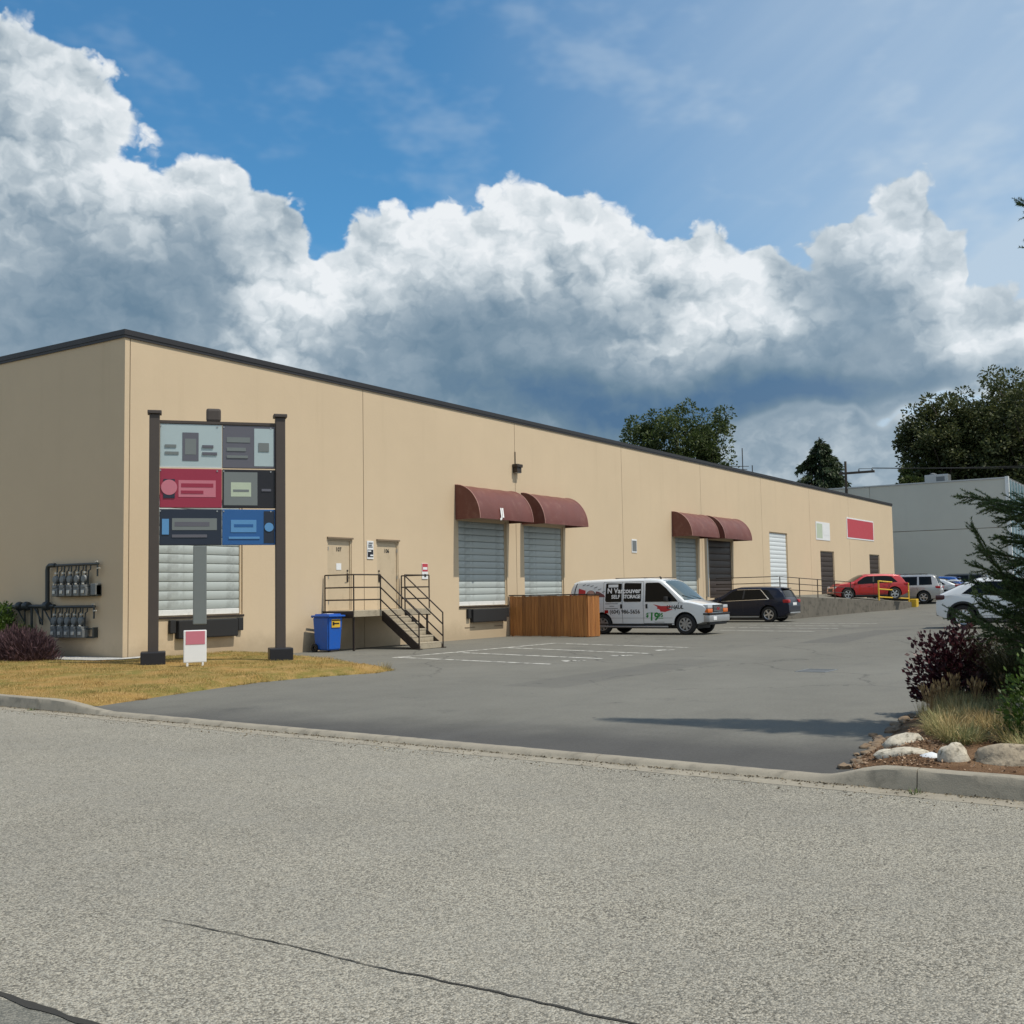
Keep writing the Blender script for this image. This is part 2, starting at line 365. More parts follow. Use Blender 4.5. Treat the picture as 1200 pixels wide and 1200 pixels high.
def m_paint_line():
    m_, n, b = newmat('worn white road paint'); g = n.nodes.new('ShaderNodeNewGeometry'); vec = g.outputs['Position']
    w = tnoise(n, vec, 3.5, 6, .7); c = mixc(n, w.step(.46, .60), (.66, .65, .60), (.20, .195, .18))
    n.links.new(c, b.inputs['Base Color']); b.inputs['Roughness'].default_value = .8; return m_
M['paintline'] = m_paint_line()
def m_leaf(name, cols, rough=.55, trans=.25, scale=1.2):
    m_, n, b = newmat(name); g = n.nodes.new('ShaderNodeNewGeometry'); vec = g.outputs['Position']
    isl = X(n, g.outputs['Random Per Island']); a = tnoise(n, vec, scale, 3, .6).step(.35, .65)
    c = mixc(n, a, cols[0], cols[1]); c = mixc(n, isl.step(.5, 1.)*.8, c, cols[2]); f = isl*.5+.78
    c = mixc(n, 1., comb(n, f, f, f), c, 'MULTIPLY')
    n.links.new(c, b.inputs['Base Color']); b.inputs['Roughness'].default_value = rough; b.inputs['Specular IOR Level'].default_value = .3
    if trans:
        t = n.nodes.new('ShaderNodeBsdfTranslucent'); n.links.new(c, t.inputs[0]); mx = n.nodes.new('ShaderNodeMixShader'); mx.inputs[0].default_value = trans
        n.links.new(b.outputs[0], mx.inputs[1]); n.links.new(t.outputs[0], mx.inputs[2]); n.links.new(mx.outputs[0], n.nodes['Material Output'].inputs[0])
    return m_
M['leaf_dark'] = m_leaf('dark green leaves', ((.046, .072, .020), (.062, .088, .025), (.085, .105, .034)), trans=.35)
M['leaf_olive'] = m_leaf('olive green leaves', ((.066, .078, .026), (.050, .068, .022), (.105, .11, .045)), trans=.35)
M['leaf_cedar'] = m_leaf('cedar needles', ((.026, .046, .018), (.036, .058, .022), (.05, .068, .028)))
M['needle'] = m_leaf('spruce needles', ((.055, .095, .030), (.072, .118, .036), (.13, .16, .055)), trans=.25, scale=3)
M['purple'] = m_leaf('purple smoke bush leaves', ((.030, .007, .012), (.050, .012, .018), (.075, .022, .026)), .4, .18, 4)
M['heather'] = m_leaf('dusky purple twigs', ((.085, .048, .055), (.060, .035, .040), (.13, .075, .080)), .8, .1, 5)
M['green_bush'] = m_leaf('bright green leaves', ((.060, .105, .018), (.040, .080, .014), (.10, .15, .03)), .45, .3, 4)
M['dark_grass'] = m_leaf('dark olive grass', ((.028, .036, .012), (.045, .050, .016), (.085, .080, .028)), .6, .2, 3)
M['straw'] = m_leaf('straw and blue green grass', ((.36, .26, .11), (.21, .23, .10), (.50, .38, .20)), .7, .25, 1.6)
M['straw_head'] = m_leaf('straw seed heads', ((.40, .26, .12), (.32, .21, .10), (.50, .36, .2)), .8, .2, 3)
M['blade'] = m_leaf('dry lawn blades', ((.44, .28, .095), (.19, .185, .05), (.52, .36, .16)), .8, .2, .95)
M['bark'] = mat('grey brown bark', (.075, .058, .044), .9, 0, .3, 4, bump=.8, bscale=18)
M['rock'] = mat('pale granite', (.50, .45, .36), .9, 0, .35, 7, bump=1., bscale=22, fine=.3, dirt=(.15, .13, .09), dirtamt=1.)
M['rock2'] = mat('brown grey boulder', (.34, .28, .20), .9, 0, .45, 6, bump=1., bscale=22, fine=.3, dirt=(.085, .07, .05), dirtamt=1.)

# ------------------------------------------------------------------ ground, road, kerb, court
def zc(x, y):
    """height of the asphalt court"""
    return .15*smooth01((-y-9.)/5.)*smooth01((x-9.)/9.)+.12*smooth01((x-36)/16.)+.45*smooth01((x-54.)/7.5)*smooth01((x-50)/4)
def xg(y): return -7.42+.072*(y+6.75)                  # outer edge of the gutter
def sheet(name, xs, ys, zf, m_, inside=None):
    mb = MB(); idx = {}
    for i, x in enumerate(xs):
        for j, y in enumerate(ys): idx[i, j] = len(mb.v); mb.v.append((x, y, zf(x, y)))
    for i in range(len(xs)-1):
        for j in range(len(ys)-1):
            if inside and not inside((xs[i]+xs[i+1])/2, (ys[j]+ys[j+1])/2): continue
            mb.f.append((idx[i, j], idx[i+1, j], idx[i+1, j+1], idx[i, j+1])); mb.mi.append(0)
    o = mb.build(name, m_, smooth=60); return struct(o)
MBg = MB().quad((-900, -900, -.10), (1500, -900, -.10), (1500, 1500, -.10), (-900, 1500, -.10))
struct(MBg.build('ground', M['far_ground']))
ys = list(np.arange(-60, 60.1, 1.5))
mb = MB(); n_ = len(ys)
for y in ys: mb.v += [(-34, y, -.012), (-14.45, y, -.012), (xg(y)+.002, y, -.012)]
for j in range(n_-1):
    for k in range(2): mb.f.append((j*3+k, j*3+k+1, j*3+k+4, j*3+k+3)); mb.mi.append(0)
struct(mb.build('road', M['road']))
# long open seams in the road surface: shallow grooves filled with dark sealant and grit
M['seam'] = mat('dark open seam', (.030, .028, .024), .95, 0, .3, 9, world=True)
def seam(x0, y0, y1, w0, w1):
    mb = MB(); n = int(abs(y1-y0)/.05)+1; L = []
    for i in range(n+1):
        t = i/n; y = y0+(y1-y0)*t; ww = (w0+(w1-w0)*min(1, t*2))*(1+.7*(mnoise.noise((y*9, 3, x0))))
        xx = x0+.025*mnoise.noise((y*1.3, 7, x0))+.012*mnoise.noise((y*8, 1, x0))+.006*mnoise.noise((y*27, 4, x0)); L.append((xx-max(.002, ww)/2, xx+max(.002, ww)/2, y))
    for a, b in zip(L, L[1:]):
        mb.quad((a[0], a[2], -.008), (a[1], a[2], -.008), (b[1], b[2], -.008), (b[0], b[2], -.008))
    return struct(mb.build('road_seam', M['seam']))
seam(-13.40, -17.75, -32, .006, .030); seam(-14.45, -60, 60, .035, .035)
xs = [-9+.0]+list(np.arange(-8.4, 12, .6))+list(np.arange(12, 112, 1.5)); ysc = list(np.arange(-60, 0.01, 1.0))
def court_in(x, y): return True
mb = MB(); idx = {}
for j, y in enumerate(ysc):
    for i, x in enumerate(xs):
        xx = xg(y)+.44 if i == 0 else max(x, xg(y)+.44+.01*i)
        idx[i, j] = len(mb.v); mb.v.append((xx, y, zc(xx, y)))
for i in range(len(xs)-1):
    for j in range(len(ysc)-1): mb.f.append((idx[i, j], idx[i+1, j], idx[i+1, j+1], idx[i, j+1])); mb.mi.append(0)
struct(mb.build('parking_court', M['asphalt'], smooth=60))
# kerb with gutter, cast in sections with open joints
kerb = bpy.data.objects.new('kerb', None); COL.objects.link(kerb); kerb['kind'] = 'structure'
def kerb_h(y):
    if y > -14: return .03+.115*smooth01((y+9.25)/1.5)
    return .03+.115*smooth01((-19.35-y)/.65)
def kerb_section(y0, y1, nm='kerb_section'):
    mb = MB(); n = max(2, int((y1-y0)/.09)); prof_n = 11; W_ = []
    for i in range(n+1):
        y = y0+.004+(y1-y0-.008)*i/n; h = kerb_h(y); x0 = xg(y); nz = lambda k: .004*mnoise.noise((y*3, k, 2))+.003*mnoise.noise((y*11, k, 5))
        k = min(1, h/.06)
        pr = [(0, -.07), (0, -.009), (.15, -.016), (.27, -.020), (.29, -.016), (.305+.01*k, h*.55-.01), (.32+.01*k, h-.012), (.345, h), (.45, h+.004), (.475, h-.004), (.48, -.07)]
        W_ += [(x0+u+nz(a), y, z+nz(a+30)*(1 if 0 < a < 10 else 0)) for a, (u, z) in enumerate(pr)]
    fs = [(i*prof_n+a, (i+1)*prof_n+a, (i+1)*prof_n+a+1, i*prof_n+a+1) for i in range(n) for a in range(prof_n-1)]
    fs += [tuple(range(prof_n))[::-1], tuple(n*prof_n+a for a in range(prof_n))]
    mb.add(W_, fs); return mb.build(nm, M['concrete'], kerb, smooth=35)
joints = [-32, -29, -26, -23.2, -20.2, -17.2, -14.3, -11.6, -9.3, -7.35, -4.4, -1.4, 1.6, 4.6, 7.6]
for a, b in zip(joints, joints[1:]): kerb_section(a, b)

# lawn at the building corner
LAWN = [(-6.5, -7.95), (-4.6, -7.45), (-2.4, -6.98), (-.9, -7.1), (.4, -7.55), (1.25, -7.35), (1.7, -6.1), (2.3, -4.9), (3.0, -3.3), (3.5, -1.6), (3.7, -.02)]
def in_poly(x, y, P_):
    c = False; n = len(P_)
    for i in range(n):
        x0, y0 = P_[i]; x1, y1 = P_[(i+1) % n]
        if (y0 > y) != (y1 > y) and x < (x1-x0)*(y-y0)/(y1-y0)+x0: c = not c
    return c
LAWN_POLY = LAWN+[(0, -.02), (0, 40), (xg(40)+.48, 40), (xg(0)+.48, 0), (xg(-7.9)+.48, -7.9)]
def edge_dist(x, y, P_, k):
    d = 9
    for i in range(k):
        ax, ay = P_[i]; bx, by = P_[i+1]; t = max(0, min(1, ((x-ax)*(bx-ax)+(y-ay)*(by-ay))/((bx-ax)**2+(by-ay)**2)))
        d = min(d, math.hypot(x-ax-t*(bx-ax), y-ay-t*(by-ay)))
    return d
def z_lawn(x, y):
    e = edge_dist(x, y, LAWN, len(LAWN)-1); base = .06+.10*smooth01((x+6.6)/4)*smooth01((y+9)/5)
    return base*smooth01((e+.04)/.5)+.03*smooth01(e/.06)-.006+.015*mnoise.noise((x*.9, y*.9, 0))*smooth01(e/.5)
from mathutils.geometry import tessellate_polygon, delaunay_2d_cdt
def poly_sheet(name, P_, zf, m_, step=.3, ybound=60):
    xs_ = [p_[0] for p_ in P_]; ys_ = [p_[1] for p_ in P_]
    pts = [Vector(p_) for p_ in P_]; n = len(pts)
    for x in np.arange(min(xs_)+.1, max(xs_), step):
        for y in np.arange(min(ys_)+.1, min(max(ys_), ybound), step):
            if in_poly(x, y, P_): pts.append(Vector((x+random.uniform(-.06, .06)*step, y+random.uniform(-.06, .06)*step)))
    r_ = delaunay_2d_cdt(pts, [(i, (i+1) % n) for i in range(n)], [], 1, 1e-5)
    mb = MB(); mb.add([(v.x, v.y, zf(v.x, v.y)) for v in r_[0]], [tuple(f) for f in r_[2]])
    return struct(mb.build(name, m_, smooth=70))
poly_sheet('lawn', LAWN_POLY, z_lawn, M['lawn'], .4)
# strip of white gravel at the wall foot under the meters
GR = [(-.02, 3.6), (-.7, 3.4), (-.95, 2.2), (-1.0, 1.0), (-.8, .0), (-.35, -.45), (.5, -.5), (.6, -.05), (-.02, -.02)]
poly_sheet('gravel_strip', GR, lambda x, y: z_lawn(x, y)+.022+.012*mnoise.noise((x*9, y*9, 1)), M['gravel'], .12)

# planting bed on the right
BED = [(-7.62, -19.62), (-7.2, -19.42), (-6.2, -19.32), (-5.0, -19.2), (-3.6, -19.05), (-2.0, -19.05), (0, -19.2), (3, -19.4), (8, -19.9), (13, -20.4)]
BED_POLY = BED+[(13, -34), (xg(-34)+.48, -34), (xg(-26)+.48, -26), (xg(-21)+.48, -21), (xg(-19.7)+.48, -19.7)]
def z_bed(x, y):
    e = edge_dist(x, y, BED, len(BED)-1)
    return .03*smooth01(e/.05)-.006+(.10+.10*smooth01((x-xg(y)-.6)/2.0))*smooth01((e+.02)/.55)*smooth01((-19.3-y)/.5+.25)+.02*mnoise.noise((x*2.2, y*2.2, 4))*smooth01(e/.3)
poly_sheet('planting_bed', BED_POLY, z_bed, M['soil'], .22, -18)

# painted stall lines
lines = bpy.data.objects.new('parking_markings', None); COL.objects.link(lines); lines['kind'] = 'structure'
def paint(a, b, w=.12, nm='stall_line'):
    a, b = Vector((*a, 0)), Vector((*b, 0)); t = (b-a); n = max(1, int(t.length/1.0)); nn = Vector((-t.y, t.x, 0)).normalized()*w/2; mb = MB()
    for i in range(n):
        p, q = a+t*(i/n), a+t*((i+1)/n); z = lambda v: zc(v.x, v.y)+.005
        mb.quad(*[(v.x, v.y, z(v)) for v in (p-nn, q-nn, q+nn, p+nn)])
    return mb.build(nm, M['paintline'], lines)
paint((4.75, -4.45), (12.55, -4.60))
for a, b in (((4.93, -4.52), (3.89, -9.63)), ((7.3, -4.57), (6.0, -9.8)), ((9.8, -4.6), (8.22, -9.95)), ((12.45, -4.65), (11.11, -9.72))): paint(a, b)
for x in (23.5, 26.3, 29.1, 31.9): paint((x, -4.6), (x-1.1, -9.7))
for (x, y) in ((5.07, -9.5), (7.19, -9.66), (9.75, -9.6)):
    paint((x-.28, y+.05), (x+.28, y-.02), .11, 'stall_mark'); paint((x+.0, y-.22), (x+.03, y+.28), .12, 'stall_mark'); paint((x+.2, y-.25), (x+.24, y+.05), .09, 'stall_mark')
# drain grate added in place of a faint dark patch in the court
dr = thing('patch_grate', 'added drain grate standing in for a dark patch of the asphalt court', 'drain', (3.9, -15.6, zc(3.9, -15.6)))
mb = MB().box(-.40, .40, -.30, -.26, -.05, .006).box(-.40, .40, .26, .30, -.05, .006).box(-.40, -.36, -.26, .26, -.05, .006).box(.36, .40, -.26, .26, -.05, .006); mb.build('frame', M['gasgrey'], dr)
for i in range(9): MB().box(-.345+i*.08, -.305+i*.08, -.255, .255, -.04, .002).build('bar', M['gasgrey'], dr)

# ------------------------------------------------------------------ tan warehouse
wh = thing('warehouse', 'long tan concrete warehouse with black roof edge and loading doors', 'building', (0, 0, 0))
H = 8.2
def panel(x0, x1, holes, nm='wall_panel', y0=0., th=.18, z0=-.3, z1=8.06, mt='wall'):
    xs_ = sorted({x0, x1} | {v for h in holes for v in h[:2]}); zs = sorted({z0, z1} | {v for h in holes for v in h[2:]})
    def solid(i, k):
        if not (0 <= i < len(xs_)-1 and 0 <= k < len(zs)-1): return False
        cx, cz = (xs_[i]+xs_[i+1])/2, (zs[k]+zs[k+1])/2
        return not any(h[0] < cx < h[1] and h[2] < cz < h[3] for h in holes)
    mb = MB(); y1 = y0+th
    for i in range(len(xs_)-1):
        for k in range(len(zs)-1):
            if not solid(i, k): continue
            a, b, c, d_ = xs_[i], xs_[i+1], zs[k], zs[k+1]
            mb.quad((a, y0, c), (b, y0, c), (b, y0, d_), (a, y0, d_)); mb.quad((a, y1, c), (a, y1, d_), (b, y1, d_), (b, y1, c))
            if not solid(i-1, k): mb.quad((a, y0, c), (a, y0, d_), (a, y1, d_), (a, y1, c))
            if not solid(i+1, k): mb.quad((b, y0, c), (b, y1, c), (b, y1, d_), (b, y0, d_))
            if not solid(i, k-1): mb.quad((a, y0, c), (a, y1, c), (b, y1, c), (b, y0, c))
            if not solid(i, k+1): mb.quad((a, y0, d_), (b, y0, d_), (b, y1, d_), (a, y1, d_))
    return mb.build(nm, M[mt], wh)
PJ = [.155, 8.85, 17.56, 26.30, 35.03, 43.75, 52.48, 61.2, 73.4]
HOLES = {0: [(.95, 3.85, 1.15, 4.2), (7.2, 8.28, 1.152, 3.3)], 1: [(9.46, 10.53, 1.152, 3.3), (13.85, 16.9, 1.15, 4.2)], 2: [(18.1, 21.05, 1.15, 4.2)],
         3: [(31.8, 34.45, 1.15, 4.2)], 4: [(35.85, 39.1, 1.15, 4.2)], 5: [(44.9, 48.0, 1.15, 4.9)], 6: [(54.4, 57.4, 1.15, 4.0)], 7: [(66.2, 69.0, 1.15, 4.0)]}
for i in range(8): panel(PJ[i]+.012, PJ[i+1]-.012, HOLES[i])
M['sealant'] = mat('brown joint sealant', (.20, .15, .10), .8, 0, .15, 4)
for x in PJ[:-1]: MB().box(x-.011, x+.011, .016, .15, -.2, 8.05).build('joint_sealant', M['sealant'], wh)
# left flank: panels run back from the corner
for j in range(5):
    a, b = (-.004 if j == 0 else j*8.7+.012), (j+1)*8.7-.012
    MB().box(0, .14, a, b, -.3, 8.06).build('wall_panel', M['wall'], wh)
MB().box(73.26, 73.4, .19, 43, -.3, 8.06).build('wall_panel', M['wall'], wh)
MB().box(.15, 73.25, .19, 43, 7.5, 7.6).build('roof', M['flash'], wh)
MB().box(.15, 73.25, 43, 43.15, -.3, 8.05).build('wall_panel', M['wall'], wh)
MB().box(-.05, 73.45, -.05, .22, 8.07, 8.2).box(-.05, .20, .22, 43.2, 8.07, 8.2).box(-.035, 73.43, -.035, -.012, 8.0, 8.069).box(-.035, -.012, -.012, 43.2, 8.0, 8.069).build('roof_flashing', M['flash'], wh)
MB().box(.2, 73.2, 1.2, 1.3, .0, 7.4).build('inner_wall', mat('dark interior', (.02, .02, .02), .9, 0, .1), wh)

# overhead dock doors made of hinged slats
slat_me = {}
def dock_door(x0, x1, z1, mt='dock_door', n=12, bumper=True, name='dock_door'):
    w = x1-x0; frame = MB(); f = .06
    frame.box(x0+.002, x0+f, .05, .14, 1.152, z1-.002).box(x1-f, x1-.002, .05, .14, 1.152, z1-.002).box(x0+f, x1-f, .05, .14, z1-f, z1-.002)
    d_ = frame.build(name, M['wall'], wh)
    hh = (z1-f-1.32)/n
    key = (round(w, 2), n, mt)
    if key not in slat_me:
        mb = MB(); a, b = f+.005, w-f-.005; ym = .088
        prof = [(ym+.025, 0), (ym, .012), (ym-.010, .05), (ym-.010, hh-.03), (ym, hh-.010), (ym+.025, hh-.004)]
        k = len(prof); vs_ = [(a, y, z) for y, z in prof]+[(b, y, z) for y, z in prof]
        mb.add(vs_, [(i, i+k, i+k+1, i+1) for i in range(k-1)]+[tuple(range(k)), tuple(range(k, 2*k))[::-1], (0, k-1, 2*k-1, k)])
        slat_me[key] = mb.mesh('slat', M[mt], 30)
    for i in range(n): obj('slat', slat_me[key], d_, (x0, 0, 1.32+i*hh))
    MB().bbox(x0+f+.01, x1-f-.01, .06, .11, 1.17, 1.315, .012).build('bottom_bar', M['white_bar' if mt != 'brown_door' else mt], d_)
    if bumper:
        mb = MB(); mb.box(x0-.03, x1+.03, -.03, .0, 1.09, 1.148).build('dock_sill', M['steel_dark'], wh)
        b_ = MB().bbox(x0+.62, x1-.30, -.16, -.005, .58, 1.05, .03).bbox(x0+.40, x0+.58, -.10, -.005, .72, 1.06, .02).bbox(x1-.24, x1-.06, -.10, -.005, .72, 1.06, .02).build('dock_bumper', M['rubber'], wh)
    return d_
M['brown_door'] = mat('dark brown door', (.035, .022, .016), .5, 0, .2, 2)
M['white_door'] = mat('white roll door', (.62, .66, .68), .45, 0, .05, 2)
dock_door(.95, 3.85, 4.2); dock_door(13.85, 16.9, 4.2); dock_door(18.1, 21.05, 4.2); dock_door(31.8, 34.45, 4.2)
dock_door(35.85, 39.1, 4.2, 'brown_door', 8, False); dock_door(44.9, 48.0, 4.9, 'white_door', 14, False)
dock_door(54.4, 57.4, 4.0, 'brown_door', 8, False); dock_door(66.2, 69.0, 4.0, 'brown_door', 8, False)
MB().box(35.35, 35.5, -.12, -.01, 1.2, 5.0).build('downpipe', M['galv'], wh)
# small concrete marks under the dock
for a, b in ((14.15, 14.75), (16.0, 16.5)): MB().box(a, b, -.012, -.002, .40, .425).build('joint_mark', M['sealant'], wh)

# personnel doors
def man_door(x0, x1, num, hinge_left, notice):
    z0, z1 = 1.152, 3.3
    d_ = MB().box(x0+.055, x1-.055, .05, .095, z0+.01, z1-.055).build('door', M['door_paint'], wh)
    MB().box(x0+.002, x0+.05, .02, .13, z0, z1-.002).box(x1-.05, x1-.002, .02, .13, z0, z1-.002).box(x0+.05, x1-.05, .02, .13, z1-.05, z1-.002).build('frame', M['door_paint'], d_)
    MB().box(x0-.02, x1+.04, -.05, -.001, z1, z1+.05).build('drip_edge', M['sealant'], d_)
    hx = x1-.15 if hinge_left else x0+.15
    mb = MB(); mb.bbox(hx-.035, hx+.035, .03, .049, z0+.86, z0+1.12, .006).tube([(hx, .04, z0+.98), (hx, -.02, z0+.98), (hx+(-.11 if hinge_left else .11), -.025, z0+.97)], .012, 6); mb.build('handle', M['steel_dark'], d_)
    MB().lathe([(.03, 0), (.03, .02), (.012, .03)], Matrix.Translation((hx, .049, z0+1.2)) @ Matrix.Rotation(R(90), 4, 'X'), 10, closed=False).build('lock', M['steel_dark'], d_)
    kx = x0+.052 if hinge_left else x1-.052
    for zz in (z0+.25, z0+1.0, z0+1.85): MB().box(kx-.012, kx+.012, .008, .048, zz-.055, zz+.055).build('hinge', M['galv'], d_)
    vs_, fs_ = text_mesh(num, .17, .006, 'CENTER'); cx = (x0+x1)/2
    mb = MB().add([(cx+x, .046, z0+1.78+y) for x, y, z in vs_], fs_); mb.build('number', M['black'], d_)
    if notice: MB().box(cx-.11, cx+.11, .040, .0485, z0+1.22, z0+1.42).build('notice', M['sign_white'], d_)
man_door(7.2, 8.28, '107', True, True); man_door(9.46, 10.53, '106', False, False)

# awnings: quarter-round vinyl canopies
def awning(x0, x1, txt=None):
    z0, z1, dpt = 4.16, 5.37, 1.05; n = 14
    pr = [(-dpt*math.sin(math.pi/2*i/n), z0+(z1-z0)*math.cos(math.pi/2*i/n)) for i in range(n+1)]
    mb = MB(); k = n+1; NX = 24     # fabric sags a little between five frame ribs
    for off in (0, .012):
        for i in range(NX+1):
            u = i/NX; sg = .022*abs(math.sin(math.pi*u*4))**1.3+.004*mnoise.noise((u*9+x0, off, 0))
            for j, (y, z) in enumerate(pr): f_ = 1-off-sg*math.sin(math.pi*j/n)**.7; mb.v.append((x0+(x1-x0)*u, y*f_, z0+(z-z0)*f_))
    N1 = (NX+1)*k
    for i in range(NX):
        for j in range(n):
            q = (i*k+j, i*k+j+1, (i+1)*k+j+1, (i+1)*k+j); mb.f += [q, tuple(v+N1 for v in q[::-1])]; mb.mi += [0, 0]
        mb.f.append((i*k+n, N1+i*k+n, N1+(i+1)*k+n, (i+1)*k+n)); mb.mi.append(0)
    a = mb.build('awning', M['awning'], wh, smooth=40)
    for u in (.25, .5, .75): MB().tube([(x0+(x1-x0)*u, y*.975, z0+(z-z0)*.975) for y, z in pr], .014, 6).build('rib', M['galv'], a)
    for x, s_ in ((x0, 1), (x1, -1)):
        e = MB(); poly = [(-.001, z0)]+[(y*.995, z0+(z-z0)*.995) for y, z in pr[::-1]]
        v = [(x+s_*.002, y, z) for y, z in poly]+[(x+s_*.016, y, z) for y, z in poly]; q = len(poly)
        e.add(v, [tuple(range(q)), tuple(range(q, 2*q))[::-1]]+[(i, (i+1) % q, q+(i+1) % q, q+i) for i in range(q)]); e.build('end_panel', M['awning'], a)
        t = MB(); t.tube([(x, y-.005, z+.005) for y, z in pr], .014, 6); t.build('piping', M['awning_pipe'], a)
    mb = MB(); mb.box(x0+.02, x1-.02, -dpt+.012, -dpt+.045, z0+.002, z0+.035); mb.build('front_bar', M['steel_dark'], a)
    if txt:
        vs_, fs_ = text_mesh(txt, .44, .02, shear=.1, spacing=1.0)
        def put(x, y):
            z = z0+.10+y; t_ = math.acos(min(1, (z-z0)/(z1-z0))); return (14.93+x, -dpt*math.sin(t_)-.028, z)
        MB().add([put(x, y) for x, y, z in vs_], fs_).build('lettering', M['letter'], a)
    return a
M['awning_pipe'] = mat('faded awning piping', (.40, .22, .19), .5, 0, .1)
awning(13.68, 17.1, 'JI'); awning(17.95, 21.25); awning(31.45, 34.75); awning(35.55, 39.3)

# wall lamp, notices, far shop signs
lm = MB(); lm.bbox(17.35, 17.75, -.24, -.005, 6.30, 6.42, .02).box(17.40, 17.70, -.20, -.01, 6.10, 6.295).tube([(17.55, -.02, 6.42), (17.55, -.02, 6.9)], .02, 6)
l_ = lm.build('wall_lamp', M['steel_dark'], wh); MB().box(17.43, 17.67, -.19, -.03, 6.085, 6.099).build('lens', M['galv'], l_)
def notice(x0, x1, z0, z1, bands, nm='wall_notice'):
    o = MB().bbox(x0, x1, -.022, -.002, z0, z1, .004).build(nm, M['sign_white'], wh)
    for k_, (u0, u1, w0, w1, mt) in enumerate(bands): MB().box(x0+(x1-x0)*u0, x0+(x1-x0)*u1, -.026-.003*k_, -.0225, z0+(z1-z0)*w0, z0+(z1-z0)*w1).build('print', M[mt], o)
notice(8.98, 9.28, 2.72, 3.28, [(.06, .94, .10, .52, 'sign_black'), (.10, .6, .40, .47, 'sign_white'), (.45, .9, .16, .24, 'sign_white'), (.15, .85, .66, .69, 'black'), (.15, .75, .76, .79, 'black'), (.2, .85, .88, .91, 'black')])
notice(11.74, 12.06, 2.10, 2.62, [(.04, .96, .48, .98, 'red_sign'), (.14, .86, .60, .76, 'sign_white'), (.36, .64, .14, .32, 'black')])
notice(27.1, 27.6, 3.3, 3.9, [(.08, .92, .1, .9, 'gasgrey')])
M['green_pale'] = mat('pale green sign', (.45, .52, .40), .5, 0, .1)
notice(53.6, 56.6, 4.7, 5.9, [(.05, .45, .1, .9, 'green_pale'), (.5, .95, .3, .8, 'sign_white')], 'shop_sign')
notice(60.6, 67.6, 5.0, 6.5, [(.02, .98, .06, .94, 'red_sign')], 'shop_sign')
# roof antenna behind the parapet
an = thing('roof_antenna', 'thin antenna mast with crossbars on the warehouse roof', 'antenna', (49.1, 3.1, 7.6))
MB().tube([(0, 0, 0), (0, 0, 2.9)], .03, 6).build('mast', M['steel_dark'], an)
for z, w in ((1.75, .55), (1.35, .9), (1.55, .4)): MB().tube([(-w*.6, w, z), (w*.6, -w*.5, z)], .02, 6).build('crossbar', M['steel_dark'], an)
MB().tube([(.35, -.5, 0), (.35, -.5, 1.8)], .03, 6).build('mast', M['steel_dark'], an)

# ------------------------------------------------------------------ landing with stairs
st = thing('landing_stair', 'steel landing with concrete steps and brown pipe railing below the two doors', 'stairs', (7.0, 0, 0))
DX, DY, DZ = 3.62, 1.2, 1.15
MB().box(.0, DX, -DY+.05, -.012, DZ-.10, DZ).build('deck', M['tread'], st)
for a, b in ((.0, 1.24), (1.245, 2.35), (2.355, DX)): MB().bbox(a, b, -DY, -DY+.048, DZ-.17, DZ+.006, .006).build('fascia', M['tread'], st)
MB().box(-.03, -.002, -DY+.02, -.012, DZ-.20, DZ+.002).build('side_channel', M['steel_dark'], st)
MB().box(DX+.002, DX+.03, -DY+.02, -.012, DZ-.20, DZ+.002).build('side_channel', M['steel_dark'], st)
RISE, RUN, NS = DZ/6, .27, 6
tread = MB().bbox(0, 1.06, -RUN-.012, .0, -.05, 0, .008).bbox(0.0, 1.06, -RUN-.004, -RUN+.024, -RISE+.004, -.051, .006).mesh('tread', M['tread'], 30)
for i in range(1, 6): obj('tread', tread, st, (1.27, -DY-RUN*(i-1), DZ-RISE*i))
MB().bbox(1.27, 2.33, -DY-RUN*5-.03, -DY-RUN*5, .01, RISE-.052, .006).build('riser', M['tread'], st)
for x in (1.235, 2.335):
    p = [(-DY+.0, DZ-.02), (-DY-.04, DZ-.02), (-DY-RUN*5-.06, .10), (-DY-RUN*5-.06, .004), (-DY-RUN*5+.20, .004), (-DY, DZ-.30)]
    v = [(x, y, z) for y, z in p]+[(x+.03, y, z) for y, z in p]; q = len(p)
    MB().add(v, [tuple(range(q))[::-1], tuple(range(q, 2*q))]+[(i, (i+1) % q, q+(i+1) % q, q+i) for i in range(q)]).build('stringer', M['steel_dark'], st)
def pipe(pts, nm, r=.021): return MB().tube(pts, r, 7).build(nm, M['steel_dark'], st)
RH = 1.05
for (x, y) in ((.02, -.06), (.02, -DY+.03), (1.22, -DY+.03), (2.38, -DY+.03), (DX-.02, -DY+.03), (DX-.02, -.06)): pipe([(x, y, DZ-.15 if y < -.5 else DZ-.02), (x, y, DZ+RH)], 'post')
for h in (RH, .68, .32):
    pipe([(.02, -.06, DZ+h), (.02, -DY+.03, DZ+h)], 'rail'); pipe([(.02, -DY+.03, DZ+h), (1.22, -DY+.03, DZ+h)], 'rail')
    pipe([(2.38, -DY+.03, DZ+h), (DX-.02, -DY+.03, DZ+h)], 'rail'); pipe([(DX-.02, -DY+.03, DZ+h), (DX-.02, -.06, DZ+h)], 'rail')
YB = -DY-RUN*5-.05
for x in (1.22, 2.38):
    pipe([(x, YB, .0), (x, YB, 1.06)], 'post')
    for h, hb in ((RH-.02, 1.05), (.68, .70), (.32, .35)): pipe([(x, -DY+.03, DZ+h), (x, YB, hb)], 'handrail')
    MB().bbox(x-.07, x+.07, YB-.07, YB+.07, .002, .03, .006).build('foot_plate', M['steel_dark'], st)
for x in (.05, DX-.09): MB().box(x, x+.05, -DY+.06, -DY+.11, 0, DZ-.101).build('leg', M['steel_dark'], st)

